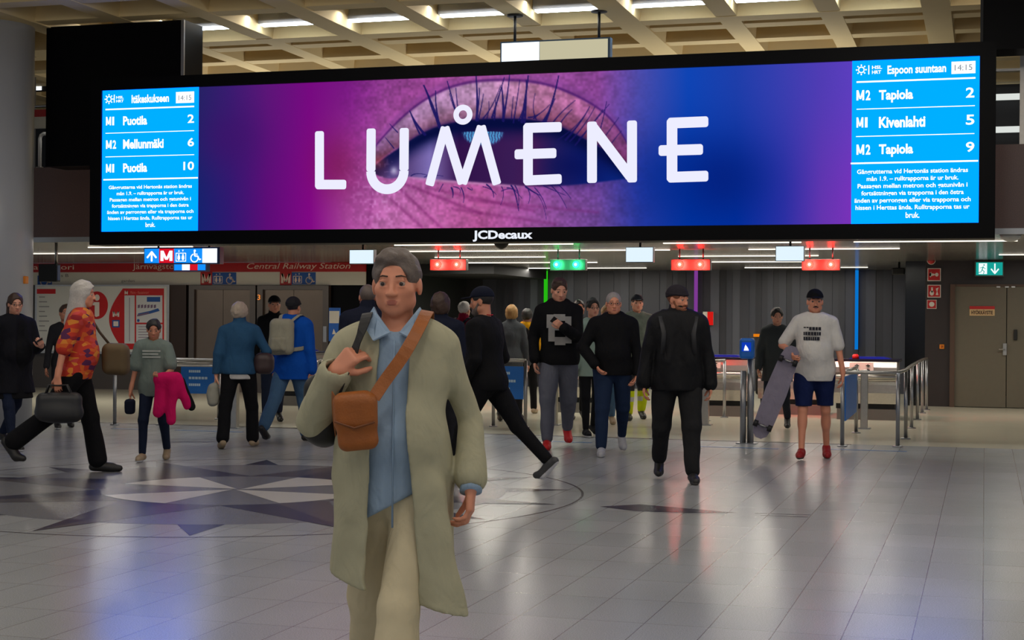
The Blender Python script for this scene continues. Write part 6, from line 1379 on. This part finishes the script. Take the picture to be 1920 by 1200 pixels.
def p_tan():
    p = Person('person', 'person in tan coat and light jeans hidden behind the plain black hoodie man', 1136, 797, 1.66, face=6, skin='fair', w=.9, legs=((10, 5), (-10, 12)), vox=.011); p.hair('blond', 'short'); p.top('coat', cloth('coat_tan', (180, 140, 104)), g=.022, hem=.2); p.pants('jeans', C_ljeans, g=.01); p.shoes(S_beige)
p_tan()
def p_bh():
    p = Person('person', 'man with cropped grey hair and glasses in a plain black hoodie and dark jeans', 1148, 853, 1.76, face=4, skin='ruddy', w=1.12, belly=.3, legs=((14, 5), (-16, 24)), lean=1, head=(3, -3), vox=.0088,
               arms=(dict(t=(-.20, -.16, .98), pole=(-1, .4, -.2), d=(.5, -.3, -.8)), dict(t=(.26, -.06, .86), pole=(1, .4, -.2), d=(-.3, -.3, -.8))))
    p.hair('grey', 'buzz'); p.glasses(M_blackm); p.top('hoodie', C_black, g=.026, hem=.06, hood=1, bulk=.01, fold=.006); p.pants('jeans', cloth('denim_mid', (28, 42, 68)), g=.012, baggy=.012, fold=.005); p.shoes(cloth('shoe_pale', (168, 168, 174)), S_white)
p_bh()
def p_hivis():
    p = Person('person', 'man with a cap, camouflage sweater and yellow high visibility trousers far back', 1192, 787, 1.83, face=10, skin='fair', w=1.05, legs=((10, 5), (-10, 14)), vox=.011); p.hair('brown', 'buzz'); p.cap(cloth('cap_dark', (30, 34, 42))); m = cloth('camo_grey', (96, 104, 96), noise=.6, nscale=9); p.top('sweater', m, g=.026, hem=.06, bulk=.006)
    hv = cloth('hivis_yellow', (176, 190, 20)); dk = C_dark
    p.pants('work_trousers', [dk, hv, cloth('reflective', (160, 160, 160))], g=.02, baggy=.02, region=[(lambda c: (c[:, 2] < .42) & (c[:, 2] > .08), 1), (lambda c: (c[:, 2] < .34) & (c[:, 2] > .27), 2), (lambda c: c[:, 0] > .12, 1)]); p.shoes(S_dark)
p_hivis()
def p_beanie():
    p = Person('person', 'bearded man in a dark beanie, open black jacket and black trousers, looking right', 1268, 902, 1.77, face=4, skin='ruddy', w=1.16, belly=.2, legs=((-12, 26), (14, 5)), lean=1, head=(48, -6), vox=.0085,
               arms=(dict(t=(-.30, -.05, .85), d=(-.02, -.1, -1)), dict(t=(.31, -.02, .80), d=(.02, -.1, -1))))
    p.beanie(cloth('beanie_grey', (42, 38, 44))); p.hair('ginger', 'buzz'); p.beard(HAIRS['ginger'], 1.15)
    p.top('shirt', cloth('tee_black', (13, 13, 15)), g=.014, sleeve=.3, hem=.05); C = cloth('jacket_black', (22, 22, 25), rough=.6)
    p.top('jacket', C, g=.034, hem=.1, collar=.07, bulk=.016, fold=.008, freq=20, extra=lambda F: F.cone((.0, -.32, p.P[2]-.3), (0, -.25, p.neck[2]), .12, .10, .02, op='cut'))
    soft('hood', C, p.o, p.neck-.3, p.neck+.25, .009, lambda F: (F.cone(p.neck+A(-.12, .03, .0), p.neck+A(.12, .03, .0), .05, .05, .04), F.ell(p.neck+A(0, .1, -.04), (.14, .08, .1), .04)), (.005, 22, 3))
    for sd in (-1, 1): MB().tube([p.J['sh', (sd+1)//2]+A(-sd*.04, -.09, .07), p.chest+A(sd*.13, -.165, .03), p.waist+A(sd*.14, -.165, .05)], .024, 10, flat=.25).build('pack_strap', mat('strap_black', (30, 30, 34), .6), p.o)
    p.pants('trousers', cloth('trousers_charcoal', (34, 34, 36)), g=.018, baggy=.02, flare=.01, fold=.006); p.shoes(S_dark, mat('sole_dark', (80, 76, 74), .6))
    q = p.waist+A(0, -.15, -.06); MB().box(q[0]-.035, q[0]+.035, q[1]-.01, q[1], q[2]-.006, q[2]+.006).build('hem_label', M_offw, p.o)
p_beanie()
def p_woman2():
    p = Person('person', 'dark haired woman in open grey jacket behind the man in the white shirt', 1456, 806, 1.64, fem=True, face=-6, skin='fair', w=1.0, legs=((14, 8), (-14, 20)), lean=2, head=(14, -6), vox=.0095,
               arms=(dict(t=(-.25, -.10, .90)), dict(t=(.2, -.2, .98), pole=(.7, .6, -.5))))
    p.hair('black', 'crop'); p.top('sweater', C_black, g=.018, hem=.08); p.top('jacket', cloth('jacket_grey', (58, 62, 64)), g=.034, hem=.22, flare=.04, extra=lambda F: F.cone((.02, -.3, p.P[2]-.4), (0, -.22, p.neck[2]), .12, .08, .01, op='cut')); p.pants('trousers', cloth('trousers_blueblack', (30, 34, 46)), g=.01); p.shoes(S_dark)
p_woman2()
def p_white():
    p = Person('person', 'man with a black cap, white printed T-shirt, navy shorts and red shoes', 1526, 860, 1.78, face=-2, skin='ruddy', w=1.04, belly=.6, legs=((14, 6), (-8, 14)), lean=0, head=(8, -4), vox=.0085, bare=True,
               arms=(dict(t=(-.22, -.22, 1.10), pole=(-.8, .5, -.6), d=(.1, -.7, -.5), n=(1, 0, 0), curl=.9), dict(t=(.29, -.02, .88), d=(-.02, -.1, -1))))
    p.hair('salt', 'buzz'); p.moustache(HAIRS['black']); p.cap(C_black); p.top('t_shirt', C_white, g=.026, sleeve=.42, hem=.12, bulk=.012, sleeve_bulk=.004, fold=.006)
    gm = cloth('print_dark', (44, 44, 52)); 
    b = None
    rr = random.Random(5); polys = []
    for i in range(3):      # three unreadable dark rows
        u = -.09
        while u < .075:
            wd = rr.uniform(.014, .03); v = .07-.052*i-.01*u; hh = .012 if i == 0 and u < -.04 else .034; polys.append([(u, v-hh), (u+wd, v-hh-.002), (u+wd, v), (u, v)]); u += wd+.004
    graphic(p, polys, gm, g=.062, name='shirt_print', dx=-.02)
    p.pants('shorts', cloth('shorts_navy', (20, 32, 74)), g=.026, to=.44, fold=.006); p.shoes(mat('shoe_darkred', (150, 14, 24), .6), mat('sole_dark', (60, 40, 44), .6))
    h = p.hands[0][0]; b = held(p, 'longboard', 'pale striped longboard carried upright by the man in the white printed T-shirt', 'longboard')
    top_, bot = h+A(.02, -.05, .06), h+A(-.34, -.05, -.90); d = nrm(bot-top_); n = nrm(np.cross(d, A(0, -1, 0))); f_ = np.cross(n, d); m = MB(); P = lambda a, w_, t: top_+d*a+n*w_+f_*t
    Lb = np.linalg.norm(bot-top_); prof = [(0, .03), (.04, .075), (.15, .10), (Lb*.5, .115), (Lb-.15, .10), (Lb-.04, .075), (Lb, .03)]
    vs = []; 
    for t in (0, .012):
        vs += [P(a, w_, t) for a, w_ in prof]+[P(a, -w_, t) for a, w_ in prof[::-1]]
    k = 14; m.add(vs, [tuple(range(k)), tuple(range(2*k-1, k-1, -1))]+[(i, (i+1) % k, (i+1) % k+k, i+k) for i in range(k)])
    m.build('deck', cloth('deck_lilac', (128, 122, 138)), b); s_ = MB()
    for i in range(18):
        a = .06+i*(Lb-.14)/18; q = [P(a, -.08, -.001), P(a, .08, -.001), P(a+.014, .08, -.001), P(a+.014, -.08, -.001)]; s_.add(q, [(0, 1, 2, 3)])
    s_.build('stripes', cloth('deck_stripe', (92, 88, 102)), b)
    for a in (.16, Lb-.14):
        tr = MB().tube([P(a, -.07, .05), P(a, .07, .05)], .01, 8).tube([P(a, 0, .012), P(a, 0, .05)], .015, 8).build('truck', M_steeld, b)
        for sd in (-1, 1): MB().tube([P(a, sd*.055, .055), P(a, sd*.10, .055)], .034, 16).build('wheel', M_blackm, tr)
    rebase(b)
p_white()

# ------------------------------------------------------------------ groups for repeated things
GROUPS = {'person': 'people walking through the station hall', 'gate_signal': 'red and green signal boxes over the ticket barriers', 'light_box_sign': 'blank white lit box signs', 'barrier_cabinet': 'steel ticket barrier cabinets',
          'railing': 'steel railings around the ticket barriers', 'gate_pillar': 'steel pillars at the ticket barriers', 'floor_strip': 'blue strips on the floor', 'lift_entrance': 'lift entrances on the left wall',
          'safety_sign': 'red safety signs beside the olive door', 'cladding_box': 'black cladding boxes behind the screen', 'light_column': 'coloured light lines on the back wall', 'smoke_detector': 'round ceiling detectors', 'backpack': 'backpacks worn by the walkers'}
for o in list(scn.objects):
    if o.parent is None and 'label' in o and o.get('kind') != 'structure':
        g = GROUPS.get(o.name.split('.')[0])
        if g: o['group'] = g
    elif o.get('kind') == 'structure':
        for k in ('label', 'category'):
            if k in o: del o[k]
